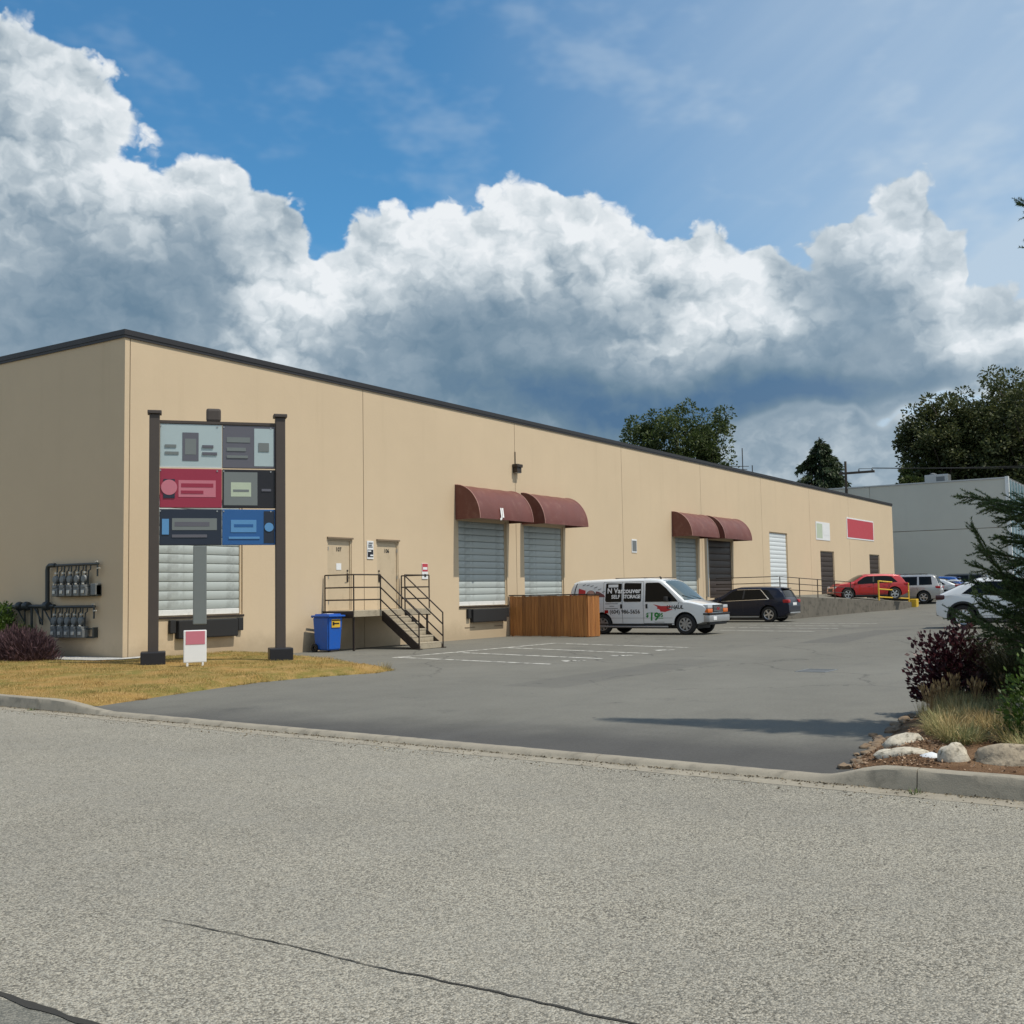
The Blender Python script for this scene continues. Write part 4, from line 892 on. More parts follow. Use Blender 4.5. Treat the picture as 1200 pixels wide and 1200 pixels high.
# --- crossovers and cars
def suv(label, loc, heading, col, L=4.5, Wd=1.84, Hh=1.62, wb=2.7, fo=.88, wr=.355, hood=1.02, style='suv', rim='alloy', spokes=5, group=None, scale=1., cladding=True, name='parked_car', rails=False, metal=.3, rear_plate=True, tail='lamp_red'):
    h = L/2; M_p = paint_mat('paint '+label[:18], col, metal)
    if style == 'suv':
        top = [(-h, .82), (-h+.04, .98), (-h+.16, 1.14), (-h+.34, Hh-.20), (-h+.50, Hh-.07), (-h+.80, Hh-.02), (-h+1.6, Hh), (.15, Hh-.01), (.40, Hh-.07), (.62, Hh-.17), (1.05, Hh-.42), (1.34, hood+.07), (1.46, hood+.02), (1.9, hood-.03), (h-.22, hood-.15), (h-.06, hood-.26), (h, hood-.38)]
        side_ = [(-h+.66, 1.10), (-.42, 1.04), (.70, 1.00), (1.08, 1.0), (.86, 1.14), (.42, Hh-.19), (.22, Hh-.13), (-.9, Hh-.115), (-h+1.0, Hh-.16)]
        rw, fwn = (-h+.17, -h+.49), (.42, 1.33)
    elif style == 'boxy':
        top = [(-h, .85), (-h+.03, 1.05), (-h+.10, 1.2), (-h+.26, Hh-.14), (-h+.36, Hh-.05), (-h+.6, Hh), (.3, Hh), (.48, Hh-.05), (.68, Hh-.15), (1.10, Hh-.48), (1.30, hood+.06), (1.40, hood+.02), (h-.2, hood-.08), (h-.05, hood-.2), (h, hood-.35)]
        side_ = [(-h+.46, 1.14), (.0, 1.10), (.9, 1.06), (1.20, 1.06), (.98, 1.20), (.60, Hh-.17), (.44, Hh-.11), (-h+.52, Hh-.12)]
        rw, fwn = (-h+.11, -h+.26), (.50, 1.29)
    elif style == 'coupe':
        top = [(-h, .84), (-h+.04, 1.0), (-h+.14, 1.09), (-h+.9, Hh-.13), (-h+1.25, Hh-.03), (-h+1.7, Hh), (-.0, Hh-.01), (.30, Hh-.07), (.55, Hh-.18), (1.05, hood+.10), (1.18, hood+.03), (h-.30, hood-.13), (h-.06, hood-.26), (h, hood-.38)]
        side_ = [(-h+.78, 1.09), (-.3, 1.02), (.80, .98), (.98, .99), (.48, Hh-.22), (.18, Hh-.13), (-.6, Hh-.11), (-h+1.2, Hh-.17)]
        rw, fwn = (-h+.16, -h+.92), (.33, 1.16)
    else:   # hatch / coupe-roofed car
        top = [(-h, .80), (-h+.05, .95), (-h+.22, 1.06), (-h+.62, Hh-.22), (-h+.95, Hh-.07), (-h+1.5, Hh), (-.1, Hh), (.25, Hh-.06), (.55, Hh-.19), (1.02, hood+.10), (1.16, hood+.03), (h-.30, hood-.13), (h-.06, hood-.26), (h, hood-.38)]
        side_ = [(-h+.85, 1.08), (-.3, .99), (.86, .95), (1.0, .97), (.48, Hh-.22), (.18, Hh-.13), (-.7, Hh-.10), (-h+1.15, Hh-.18)]
        rw, fwn = (-h+.24, -h+.92), (.28, 1.14)
    belt = [(-h, 1.02), (h, hood-.06)]; bot = [(-h, .42), (-h+.35, .26), (0, .22), (h-.35, .24), (h, .38)]
    c = Car(name, label, loc, heading, L, Wd, wb, fo, wr, top, belt, bot, M_p, .30, .13, .045, scale, group, rim, (.17, .13), spokes)
    c.side(side_, 'side_window', 'glass')
    px = (side_[1][0]+.30); zz = interp([(p[0], p[1]) for p in sorted(side_[:3])], px)
    c.side([(px-.04, 1.0), (px+.05, 1.0), (px-.02, Hh-.12), (px-.10, Hh-.12)], 'window_pillar', 'trim', eps=.009)
    if style == 'boxy': c.side([(-h+1.22, 1.1), (-h+1.34, 1.1), (-h+1.34, Hh-.11), (-h+1.24, Hh-.11)], 'window_pillar', M_p, eps=.009)
    c.screen(fwn[0], fwn[1], 'windscreen', 'glass', .10, .08); c.screen(rw[0], rw[1], 'rear_window', 'glass', .12, .14)
    c.seam([(px, .40), (px, 1.02)]); c.seam([(1.12, .45), (1.16, .98)]); c.seam([(c.rx+.30, .75), (c.rx+.42, 1.0)]); c.seam([(c.rx+.42, .40), (1.10, .40)])
    for x in (px+.14, px-1.0+.2): c.bx(x, x+.2, c.W-.035, c.W+.012, .86, .90, 'door_handle', M_p, .012, True)
    c.mirror(side_[3][0]-.10, .98, M_p)
    c.bx(h-.10, h+.008, -.48, .48, .52, .74, 'grille', 'trim', .03); c.bx(h-.34, h-.035, .50, .80, hood-.32, hood-.18, 'headlight', 'lamp_clear', .04, True)
    c.bx(-h-.005, -h+.30, .56, c.W*.925, .90, 1.06, 'tail_lamp', tail, .04, True)
    if rear_plate: c.bx(-h-.012, -h+.05, -.26, .26, .78, .91, 'number_plate', 'sign_white', .006)
    c.bx(-h-.02, -h+.20, -.72, .72, .40, .56, 'rear_bumper', 'trim', .05); c.bx(h-.22, h+.015, -.70, .70, .34, .46, 'front_bumper', 'trim', .04)
    if cladding:
        c.side([(c.rx+.42, .235), (c.fx-.42, .235), (c.fx-.42, .34), (c.rx+.42, .34)], 'sill_trim', 'trim', eps=.010)
    c.bx(-h+.30, -h+.62, -.5, .5, Hh-.10, Hh-.055, 'spoiler', M_p, .02)
    if rails:
        for y in (-.56, .56): MB().tube([(-h+.8, y, Hh+.01), (-h+.9, y, Hh+.06), (.15, y, Hh+.06), (.25, y, Hh)], .016, 6).build('roof_rail', M['trim'], c.t)
        for x in (-h+1.2, -.1): MB().tube([(x, -.56, Hh+.08), (x, .56, Hh+.08)], .016, 6).build('roof_bar', M['trim'], c.t)
    MB().box(c.rx-.3, c.fx+.3, -.55, .55, .17, .30).build('chassis', M['trim'], c.t)
    return c
VAN = build_van('white cargo van with lettering backed to the warehouse beside the cedar enclosure', (19.9, -4.22, 0), R(-90), True, .97)
au = suv('dark navy crossover parked nose to the wall beside the white van', (33.9, -2.75, zc(33.9, -3)), R(90), (.010, .013, .028), 4.68, 1.89, 1.66, 2.82, .89, .37, 1.05, rim='alloy', metal=.2)
au.side([(-1.42, 1.075), (1.16, .985), (1.17, 1.0), (-1.40, 1.095)], 'window_trim', 'chrome', eps=.011); au.side([(-1.42, 1.095), (-1.02, 1.52), (-.96, 1.535), (-1.36, 1.10)], 'window_trim', 'chrome', eps=.011); au.side([(-1.0, 1.55), (.20, 1.535), (.20, 1.55), (-1.0, 1.567)], 'window_trim', 'chrome', eps=.011)
au.side([(-.9, .235), (.9, .235), (.9, .285), (-.9, .285)], 'sill_strip', 'bumper_grey', eps=.022); au.bx(-2.37, -2.25, -.7, .7, .40, .47, 'bumper_strip', 'bumper_grey', .02)
# upper platform height behind the ramp wall
RW0, RW1 = Vector((36.6, -3.5)), Vector((56.3, -5.2))
def ramp_line(x): t = (x-RW0.x)/(RW1.x-RW0.x); return RW0.y+(RW1.y-RW0.y)*t, 1.16+(.52-1.16)*t
def z_plat(x, y):
    yl, zl = ramp_line(x); t = max(0, min(1, y/yl)); return 1.15+(zl-1.15)*t if x < 56.4 else zl
rd = suv('bright red crossover on the raised ramp behind the yellow barrier', (53.0, -3.3, .76), R(123), (.42, .012, .014), 4.6, 1.86, 1.60, 2.88, .86, .38, 1.04, 'suv', spokes=5, metal=.1)

# ------------------------------------------------------------------ concrete ramp with railings
rp = thing('loading_ramp', 'raised concrete ramp with mossy retaining wall behind the navy crossover', 'ramp', (0, 0, 0))
mb = MB(); n = 24
for i in range(n):
    xa, xb = RW0.x+(RW1.x-RW0.x)*i/n, RW0.x+(RW1.x-RW0.x)*(i+1)/n
    for j in range(5):
        q = []
        for (x, f_) in ((xa, j/5), (xb, j/5), (xb, (j+1)/5), (xa, (j+1)/5)):
            yl, zl = ramp_line(x); y = (yl+.16)*f_-.012*(1-f_); q.append((x, y, z_plat(x, y)-.005))
        mb.quad(*q[::-1])
mb.build('deck', M['asphalt'], rp)
M['old_concrete'] = mat('dark weathered concrete', (.125, .112, .092), .9, 0, .3, 1.2, bump=.5, bscale=30, fine=.1, dirt=(.045, .042, .032), dirtamt=.85, world=True)
for i in range(6):
    xa, xb = RW0.x+(RW1.x-RW0.x)*i/6+.006, RW0.x+(RW1.x-RW0.x)*(i+1)/6-.006; (ya, za), (yb, zb) = ramp_line(xa), ramp_line(xb)
    v = [(xa, ya, -.2), (xb, yb, -.2), (xb, yb+.18, -.2), (xa, ya+.18, -.2), (xa, ya, za+.04), (xb, yb, zb+.04), (xb, yb+.18, zb+.04), (xa, ya+.18, za+.04)]
    MB().add(v, [(0,3,2,1),(4,5,6,7),(0,1,5,4),(1,2,6,5),(2,3,7,6),(3,0,4,7)]).build('retaining_wall', M['old_concrete'], rp)
MB().box(36.42, 36.6, -3.5, -.012, -.2, 1.17).build('retaining_wall', M['old_concrete'], rp)
rr = thing('ramp_railing', 'brown pipe railing along the top of the concrete ramp', 'railing', (0, 0, 0))
xs_ = list(np.linspace(36.7, 46.2, 5)); prev = None
for x in xs_:
    yl, zl = ramp_line(x); p = Vector((x, yl+.09, zl+.04)); MB().tube([p, p+Vector((0, 0, 1.0))], .026, 7).build('post', M['steel_dark'], rr)
    if prev is not None:
        for h in (.98, .66, .34): MB().tube([prev+Vector((0, 0, h)), p+Vector((0, 0, h))], .02, 6).build('rail', M['steel_dark'], rr)
    prev = p
p0 = Vector((36.7, -3.42, 1.2))
for h in (.98, .66, .34): MB().tube([p0+Vector((-.15, 0, h)), Vector((36.55, -.06, 1.17+h))], .02, 6).build('rail', M['steel_dark'], rr)
yb_ = thing('yellow_barrier', 'yellow steel barrier with thick end block on the low end of the ramp', 'barrier', (0, 0, 0))
pts = []
for x in (50.6, 56.0):
    yl, zl = ramp_line(x); pts.append(Vector((x, yl+.06, zl+.03)))
for p in pts: MB().tube([p, p+Vector((0, 0, 1.22))], .05, 8).build('post', M['yellow'], yb_)
for h in (1.18, .70, .22): MB().tube([pts[0]+Vector((0, 0, h)), pts[1]+Vector((0, 0, h))], .042, 8).build('rail', M['yellow'], yb_)
MB().bbox(56.32, 56.95, -5.5, -5.05, .10, .75, .05).build('end_block', M['yellow'], yb_)

# ------------------------------------------------------------------ cedar enclosure
M['cedar'] = None
def m_cedar():
    m_, n, b = newmat('orange brown cedar'); g = n.nodes.new('ShaderNodeTexCoord'); o_ = n.nodes.new('ShaderNodeObjectInfo'); rnd = X(n, o_.outputs['Random'])
    x, y, z = sep(n, g.outputs['Object']); gr = tnoise(n, comb(n, x*22.+rnd*50., y*22., z*1.2), 1., 5, .65)
    c = mixc(n, gr.step(.3, .7), (.285, .105, .028), (.49, .205, .056)); f = rnd*.5+.72; c = mixc(n, 1., comb(n, f, f, f), c, 'MULTIPLY')
    n.links.new(c, b.inputs['Base Color']); b.inputs['Roughness'].default_value = .6
    bn = n.nodes.new('ShaderNodeBump'); bn.inputs['Strength'].default_value = .4; bn.inputs['Distance'].default_value = .004; n.links.new(gr.s, bn.inputs['Height']); n.links.new(bn.outputs[0], b.inputs['Normal'])
    return m_
M['cedar'] = m_cedar()
fe = thing('cedar_enclosure', 'brown cedar board enclosure standing against the warehouse wall', 'enclosure', (16.95, -.03, 0), R(-5.5))
plank = MB().bbox(0, .022, -.067, .067, .02, 1.46, .004).mesh('plank', M['cedar'])
for i in range(24): obj('plank', plank, fe, (0, -.10-i*.1435, random.uniform(-.008, .008)))
plank2 = MB().bbox(-.069, .069, 0, .022, .02, 1.46, .004).mesh('plank', M['cedar'])
for i in range(5): obj('plank', plank2, fe, (.095+i*.1435, -3.50, random.uniform(-.008, .008)))
for i in range(24): obj('plank', plank, fe, (.78, -.10-i*.1435, random.uniform(-.008, .008)))
MB().bbox(-.02, .09, -3.53, 0, 1.475, 1.515, .006).bbox(.09, .72, -3.53, -3.43, 1.475, 1.515, .006).bbox(.72, .83, -3.53, 0, 1.475, 1.515, .006).build('cap', M['steel_dark'], fe)
for (x, y) in ((.03, -.1), (.03, -3.42), (.69, -3.42), (.69, -.1)): MB().box(x, x+.085, y-.04, y+.045, 0, 1.47).build('post', M['cedar'], fe)
for z in (.3, 1.2): MB().box(.025, .06, -3.35, -.15, z, z+.09).build('stringer', M['cedar'], fe)

# ------------------------------------------------------------------ tenant sign on the lawn
sa, sb = Vector((-1.22, -2.62)), Vector((.88, -4.36)); sv = sb-sa; SL = sv.length
sgz = .12
ps = thing('tenant_sign', 'tall freestanding sign with coloured panels between dark posts on the lawn', 'sign', (sa.x, sa.y, sgz), math.atan2(sv.y, sv.x))
M['post_brown'] = mat('dark brown sign post', (.060, .048, .042), .6, 0, .15, 3); M['navy'] = mat('navy sign face', (.018, .026, .045), .35, 0, .05)
M['crimson'] = mat('crimson sign face', (.30, .028, .060), .35, 0, .05); M['pinkish'] = mat('pink sign print', (.52, .17, .22), .35, 0, .05); M['blue_face'] = mat('blue sign face', (.022, .105, .30), .35, 0, .05)
M['sky_print'] = mat('light blue sign print', (.10, .27, .52), .35, 0, .05); M['pale_blue'] = mat('pale blue grey sign face', (.40, .49, .51), .35, 0, .05); M['slate'] = mat('slate sign face', (.115, .115, .14), .35, 0, .05)
M['grey_face'] = mat('grey sign face', (.17, .19, .19), .35, 0, .05)
for x in (0, SL):
    p_ = MB().bbox(x-.11, x+.11, -.11, .11, 0, 5.55, .02).build('post', M['post_brown'], ps); MB().bbox(x-.15, x+.15, -.15, .15, 5.551, 5.63, .015).build('cap', M['post_brown'], p_)
    MB().bbox(x-.26, x+.26, -.26, .26, -.25, .34, .03).build('base', M['sign_black'], ps)
MB().bbox(.83, 1.12, -.05, .05, .9, 2.64, .02).build('centre_post', M['grey_face'], ps)
MB().bbox(1.10, 1.42, -.06, .06, 5.42, 5.72, .05).build('finial', M['post_brown'], ps); MB().box(.111, SL-.111, -.07, .07, 5.36, 5.42).build('header', M['post_brown'], ps)
z0, z3 = 2.64, 5.36; rows = [(2.64, 3.46), (3.47, 4.36), (4.37, 5.355)]; xm = SL*.53
def face(x0, x1, r_, mt, prints):
    a, b = rows[r_]; o = MB().bbox(x0, x1, -.055, .055, a+.01, b-.01, .012).build('sign_panel', M[mt], ps)
    for k_, (u0, u1, w0, w1, pm) in enumerate(prints): MB().box(x0+(x1-x0)*u0, x0+(x1-x0)*u1, -.060-.003*k_, -.0555, a+(b-a)*w0, a+(b-a)*w1).build('print', M[pm], o)
M['frame_white'] = mat('faded white edging', (.55, .56, .55), .5, 0, .1, 4)
face(.115, xm-.005, 2, 'pale_blue', [(.0, 1., .0, .03, 'frame_white'), (.36, .62, .16, .80, 'slate'), (.40, .58, .30, .66, 'grey_face'), (.08, .30, .30, .36, 'grey_face'), (.08, .26, .46, .52, 'grey_face'), (.68, .92, .30, .36, 'slate'), (.68, .86, .46, .52, 'slate')])
face(xm+.005, SL-.115, 2, 'slate', [(.60, .97, .06, .93, 'pale_blue'), (.08, .52, .60, .72, 'grey_face'), (.08, .44, .40, .48, 'grey_face'), (.08, .48, .24, .30, 'grey_face'), (.68, .88, .40, .60, 'grey_face')])
face(.115, xm-.005, 1, 'crimson', [(.30, .90, .28, .70, 'pinkish'), (.34, .86, .52, .62, 'crimson'), (.34, .70, .36, .44, 'crimson'), (.06, .24, .25, .72, 'navy')])
face(xm+.005, SL-.115, 1, 'sign_black', [(.03, .66, .08, .92, 'grey_face'), (.16, .54, .30, .66, 'green_pale'), (.20, .50, .42, .48, 'grey_face'), (.74, .92, .44, .50, 'slate')])
face(.115, xm-.005, 0, 'navy', [(.20, .92, .42, .74, 'grey_face'), (.24, .80, .52, .64, 'slate'), (.20, .76, .22, .30, 'slate'), (.04, .15, .30, .72, 'sky_print')])
face(xm+.005, SL-.115, 0, 'blue_face', [(.78, .98, .06, .94, 'navy'), (.16, .64, .36, .70, 'sky_print'), (.22, .58, .50, .58, 'blue_face'), (.12, .70, .18, .24, 'sky_print')])
# round emblem discs bolted on two of the panels
for (cx_, cz_, r_, mt) in ((.115+(xm-.12)*.15, 3.93, .17, 'pinkish'), (xm+.005+(SL-.12-xm)*.88, 3.05, .10, 'sky_print')): MB().lathe([(.001, 0), (r_, 0), (r_, .006), (.001, .006)], Matrix.Translation((cx_, -.071, cz_)) @ Matrix.Rotation(R(90), 4, 'X') @ Matrix.Translation((0, 0, -.003)), 24, closed=False).build('emblem', M[mt], ps)
for x_ in (.115, xm-.12, xm+.02, SL-.23):
    for (a_, b_) in rows: MB().box(x_, x_+.03, -.066, -.0555, b_-.07, b_-.04).build('bolt', M['galv'], ps)
lw = thing('lawn_board', 'small pale pink and white board standing under the tenant sign', 'board', (-1.30, -4.05, .13), R(-28))
MB().bbox(-.24, .24, -.02, .02, .12, .80, .02).build('board', M['sign_white'], lw); MB().bbox(-.20, .20, -.026, -.0215, .50, .78, .002).build('print', M['pinkish'], lw)
for x in (-.16, .16): MB().box(x-.02, x+.02, -.015, .015, -.1, .125).build('stake', M['white_bar'], lw)

# ------------------------------------------------------------------ parked cars farther off
z_ = lambda x, y: zc(x, y)
suv('silver boxy SUV with roof bars parked behind the yellow barrier', (58.9, -4.2, z_(59, -4)), R(94), (.42, .41, .40), 4.45, 1.82, 1.76, 2.62, .85, .37, 1.08, 'boxy', scale=1.05, rails=True, metal=.6)
suv('white car with just its tail showing past the silver SUV', (62.3, -4.9, z_(62.3, -5)), R(92), (.62, .64, .65), 4.4, 1.8, 1.46, 2.65, .9, .33, .98, 'hatch')
suv('blue hatchback second beyond the silver SUV', (66.0, -4.4, z_(66, -5)), R(92), (.012, .07, .28), 4.3, 1.8, 1.56, 2.6, .85, .33, 1.0, 'suv', scale=1.05)
suv('dark grey SUV farthest along the row by the grey building', (71.5, -4.9, z_(71, -5)), R(92), (.05, .055, .055), 4.7, 1.88, 1.72, 2.75, .9, .36, 1.05, 'boxy', scale=1.08)
M['tail_dark'] = mat('smoked tail lamp', (.05, .008, .010), .15, 0, .1, 8)
wc = suv('white crossover with black wheel arches half hidden by the spruce', (22.6, -16.35, z_(22.6, -15)), R(-86), (.72, .74, .75), 4.4, 1.80, 1.58, 2.65, .95, .37, 1.0, 'coupe', spokes=10, metal=0, scale=1.06, tail='tail_dark')
for ax in (wc.fx, wc.rx):
    arc = [(ax+.49*math.cos(a), wc.wr+.49*math.sin(a)) for a in np.linspace(-.25, math.pi+.25, 18)]; arc2 = [(ax+.425*math.cos(a), wc.wr+.425*math.sin(a)) for a in np.linspace(math.pi+.25, -.25, 18)]
    for sd_ in (-1, 1):
        mb = MB(); k = 18
        for i in range(k-1):
            q = [arc[i], arc[i+1], arc2[k-2-i], arc2[k-1-i]]; mb.quad(*[(x, sd_*(wc.wz(x, z)+.018), z) for x, z in q])
        mb.build('arch_trim', M['trim'], wc.t)
build_van('second white van behind the spruce with only its roof showing', (29.5, -17.4, z_(29, -15)), R(93), False, 1.06)

# ------------------------------------------------------------------ grey building at the end of the court
gb = thing('grey_building', 'plain grey concrete building with white corner trim beyond the warehouse', 'building', (84, 0, 0))
for a, b in ((-6.85, 4.5), (4.53, 16), (16.03, 34)):
    MB().box(0, .25, a, b, 0.2, 6.40).build('wall_panel', M['grey_wall'], gb); MB().box(0, .25, a, b, 6.45, 10.58).build('wall_panel', M['grey_wall'], gb)
MB().box(.06, .2, -6.80, 34, 6.395, 6.455).build('joint', M['sealant'], gb)
MB().box(.3, 30, -6.8, 34, 10.2, 10.3).build('roof', M['flash'], gb); MB().box(-.06, .3, -6.84, 34, 10.585, 10.70).build('parapet_cap', M['galv'], gb)
MB().box(-.10, .26, -7.15, -6.86, .2, 10.75).build('corner_trim', M['white_bar'], gb)
M['blue_glass'] = mat('pale blue glazing', (.10, .19, .22), .1, 0, .1, .4, spec=.9)
for i in range(9):
    for k in range(3): MB().box(.3+i*1.6+.03, .3+(i+1)*1.6-.03, -7.05, -6.95, .5+k*3.36, .5+(k+1)*3.36-.08).build('window_pane', M['blue_glass'], gb)
for i in range(10): MB().box(.3+i*1.6-.03, .3+i*1.6+.03, -7.12, -6.93, .2, 10.6).build('mullion', M['white_bar'], gb)
MB().box(.27, 14.8, -7.02, -6.90, 10.5, 10.7).build('parapet_cap', M['galv'], gb); MB().box(29.8, 30, -6.8, 34, .2, 10.3).build('wall_panel', M['grey_wall'], gb)
hv = thing('rooftop_unit', 'pale boxy ventilation unit on the roof of the grey building', 'vent unit', (86, -1.0, 10.3))
MB().bbox(-.6, .7, -1.0, 1.0, .12, 1.15, .04).build('cabinet', M['galv'], hv); MB().box(-.64, -.602, -.7, .0, .3, .95).build('louvre', M['gasgrey'], hv)
MB().bbox(-.5, .6, -.9, .9, 0, .12, .02).build('curb', M['gasgrey'], hv); MB().lathe([(.3, 0), (.32, .12), (.1, .2)], Matrix.Translation((.1, .4, 1.15)), 12, closed=False).build('fan_cowl', M['gasgrey'], hv)

# ------------------------------------------------------------------ utility pole and wires
up_ = thing('utility_pole', 'wooden utility pole with crossarm beside the dark cedar', 'pole', (84.0, 6.6, 0))
MB().tube([(0, 0, 0), (0, 0, 13.1)], .16, 8, r1=.11).build('shaft', M['bark'], up_); MB().box(-.1, .1, -2.6, .6, 11.9, 12.1).build('crossarm', M['bark'], up_)
for y in (-2.4, -1.2, .4): MB().lathe([(.05, 0), (.08, .1), (.04, .22)], Matrix.Translation((0, y, 12.1)), 8, closed=False).build('insulator', M['gasgrey'], up_)
def wire(a, b, sag, label):
    a, b = Vector(a), Vector(b); pts = [a.lerp(b, t)-Vector((0, 0, sag*4*t*(1-t))) for t in np.linspace(0, 1, 17)]
    tag(MB().tube(pts, .025, 5).build('power_line', M['trim']), label, 'wire', 'power lines above the grey building')
wire((84, 4.2, 12.34), (112, -34, 13.2), .5, 'lower dark power line crossing in front of the tall trees'); wire((84, 5.4, 12.34), (113, -33, 14.0), .5, 'upper dark power line crossing in front of the tall trees')

# ------------------------------------------------------------------ vegetation
def leaves_mesh(centers, dirs, size, aspect=.5, jitter=.35, rng=RNG):
    """diamond leaves: numpy arrays -> verts, faces (one quad each)"""
    n = len(centers); c = np.asarray(centers); d = np.asarray(dirs); d = d+rng.normal(0, jitter, (n, 3)); d /= np.linalg.norm(d, axis=1)[:, None]
    r_ = rng.normal(0, 1, (n, 3)); s_ = np.cross(d, r_); s_ /= np.linalg.norm(s_, axis=1)[:, None]; up_n = np.cross(s_, d)
    L = (size*rng.uniform(.65, 1.35, n))[:, None]; Wd = L*aspect
    v = np.stack([c, c+d*L*.5+s_*Wd*.5+up_n*L*.08, c+d*L, c+d*L*.5-s_*Wd*.5+up_n*L*.08], 1).reshape(-1, 3)
    return v, np.arange(4*n).reshape(n, 4)
def np_mesh(name, v, f, m_):
    me = bpy.data.meshes.new(name); nv, nf = len(v), len(f); k = f.shape[1]
    me.vertices.add(nv); me.vertices.foreach_set('co', np.asarray(v, np.float32).ravel()); me.loops.add(nf*k); me.loops.foreach_set('vertex_index', f.ravel().astype(np.int32))
    me.polygons.add(nf); me.polygons.foreach_set('loop_start', np.arange(0, nf*k, k, dtype=np.int32)); me.materials.append(m_); me.update(calc_edges=True); return me
def limb(mb, a, b, r0, r1, bend=.1, n=6):
    a, b = Vector(a), Vector(b); L = (b-a).length; o = Vector((random.uniform(-1, 1), random.uniform(-1, 1), random.uniform(-.3, .6)))*L*bend
    mb.tube([a.lerp(b, t)+o*4*t*(1-t) for t in np.linspace(0, 1, n)], r0, 7, r1=r1)
def broad_tree(label, x, y, h, rw, base, m_leaf_, seed, n_clump=130, per=110, leaf=.42, group='trees beyond the buildings', lobes=5, name='broadleaf_tree'):
    rng = np.random.default_rng(seed); random.seed(seed)
    t = thing(name, label, 'tree', (x, y, 0), 0, group); ch = h-base; cz = base+ch*.5
    lob = [(rng.normal(0, .30, 3)*[rw, rw, ch*.30], rng.uniform(.55, .8)) for _ in range(lobes)]
    cl = []
    while len(cl) < n_clump:
        lo, sc_ = lob[rng.integers(len(lob))] if rng.random() < .75 else (np.zeros(3), .95)
        d = rng.normal(0, 1, 3); d /= np.linalg.norm(d); r_ = rng.uniform(.25, 1.)**.45
        p = lo+d*r_*sc_*np.array([rw, rw, ch*.5])
        if np.hypot(p[0], p[1]) < rw*1.08 and abs(p[2]) < ch*.56: cl.append(p+[0, 0, cz])
    cl = np.array(cl); cr_ = rng.uniform(.09, .17, len(cl))*rw*1.25; C_, D_ = [], []
    for p, r_ in zip(cl, cr_):
        d = rng.normal(0, 1, (per, 3)); d /= np.linalg.norm(d, axis=1)[:, None]; C_.append(p+d*(r_*rng.uniform(.2, 1.1, per)**.5)[:, None]*[1.1, 1.1, .85]); D_.append(d+[0, 0, -.1])
    v, f = leaves_mesh(np.concatenate(C_), np.concatenate(D_), leaf, .55, .5, rng); obj('crown', np_mesh('crown', v, f, m_leaf_), t)
    mb = MB(); mb.tube([(0, 0, 0), (.1, 0, base*.6), (0, .1, base+ch*.35), (.2, .1, base+ch*.7)], [h*.022, h*.018, h*.012, h*.004], 8)
    for p in cl[::6]: limb(mb, (0, 0, base*.55+ch*.12+random.random()*ch*.25), tuple(p), h*.006, h*.0015)
    mb.build('trunk', M['bark'], t, 50); return t
broad_tree('round dark green tree rising above the warehouse roof', 83.5, 23.0, 20.6, 4.6, 8.5, M['leaf_dark'], 3, 330, 130, .30, lobes=3)
broad_tree('tall tree left of the pair behind the grey building', 107.5, 2.6, 23.0, 4.9, 6.0, M['leaf_olive'], 11, 300, 130, .36, lobes=4)
broad_tree('tallest tree behind the grey building at the picture edge', 109.5, -4.8, 25.6, 6.6, 5.0, M['leaf_olive'], 12, 420, 130, .38, lobes=6)
broad_tree('low tree at the left foot of the tall pair', 103.0, 5.4, 15.0, 2.0, 4.0, M['leaf_dark'], 13, 60, 90, .38, lobes=3)
broad_tree('tree tip just peeping over the warehouse roof edge', 57.0, 25.5, 13.1, 2.2, 5.0, M['leaf_dark'], 14, 60, 80, .35, lobes=2)
broad_tree('rounded tree just right of the tallest tree, mostly out of view', 108.0, -15.5, 21.0, 6.0, 4.0, M['leaf_dark'], 15, 120, 100, .5)
# cedar with drooping layered boughs
def cedar(label, x, y, h, rw, seed):
    rng = np.random.default_rng(seed); t = thing('cedar_tree', label, 'tree', (x, y, 0), 0, 'trees beyond the buildings'); mb = MB(); mb.tube([(0, 0, 0), (0, 0, h)], [h*.016, .05], 8)
    C_, D_ = [], []
    for k in range(110):
        u = rng.uniform(.0, 1.)**.8; z = h*(.42+.575*u); L = rw*(1-u)**.8*rng.uniform(.6, 1.1)+.25; a = rng.uniform(0, 6.28); d = np.array([math.cos(a), math.sin(a), 0])
        npt = max(30, int(L*95)); s_ = rng.uniform(.1, 1, npt); p = d*(s_*L)[:, None]+np.array([0, 0, z])+np.array([0, 0, 1])*((.22*s_-.42*s_**2.2)*L)[:, None]
        side_ = np.array([-d[1], d[0], 0]); p = p+side_*(rng.normal(0, .16, npt)*L*(1-s_*.5))[:, None]+[0, 0, 1]*(-abs(rng.normal(0, .16, npt)))[:, None]
        C_.append(p); D_.append(np.tile(d*.6+[0, 0, -.75], (npt, 1))); mb.tube([(0, 0, z), tuple(d*L*.5+[0, 0, z+.05*L]), tuple(d*L*.95+[0, 0, z-.18*L])], .05, 5, r1=.01)
    v, f = leaves_mesh(np.concatenate(C_), np.concatenate(D_), .42, .3, .35, rng); obj('crown', np_mesh('crown', v, f, M['leaf_cedar']), t); mb.build('trunk', M['bark'], t)
cedar('dark drooping cedar between the warehouse and the grey building', 91.3, 11.2, 16.6, 5.6, 21)

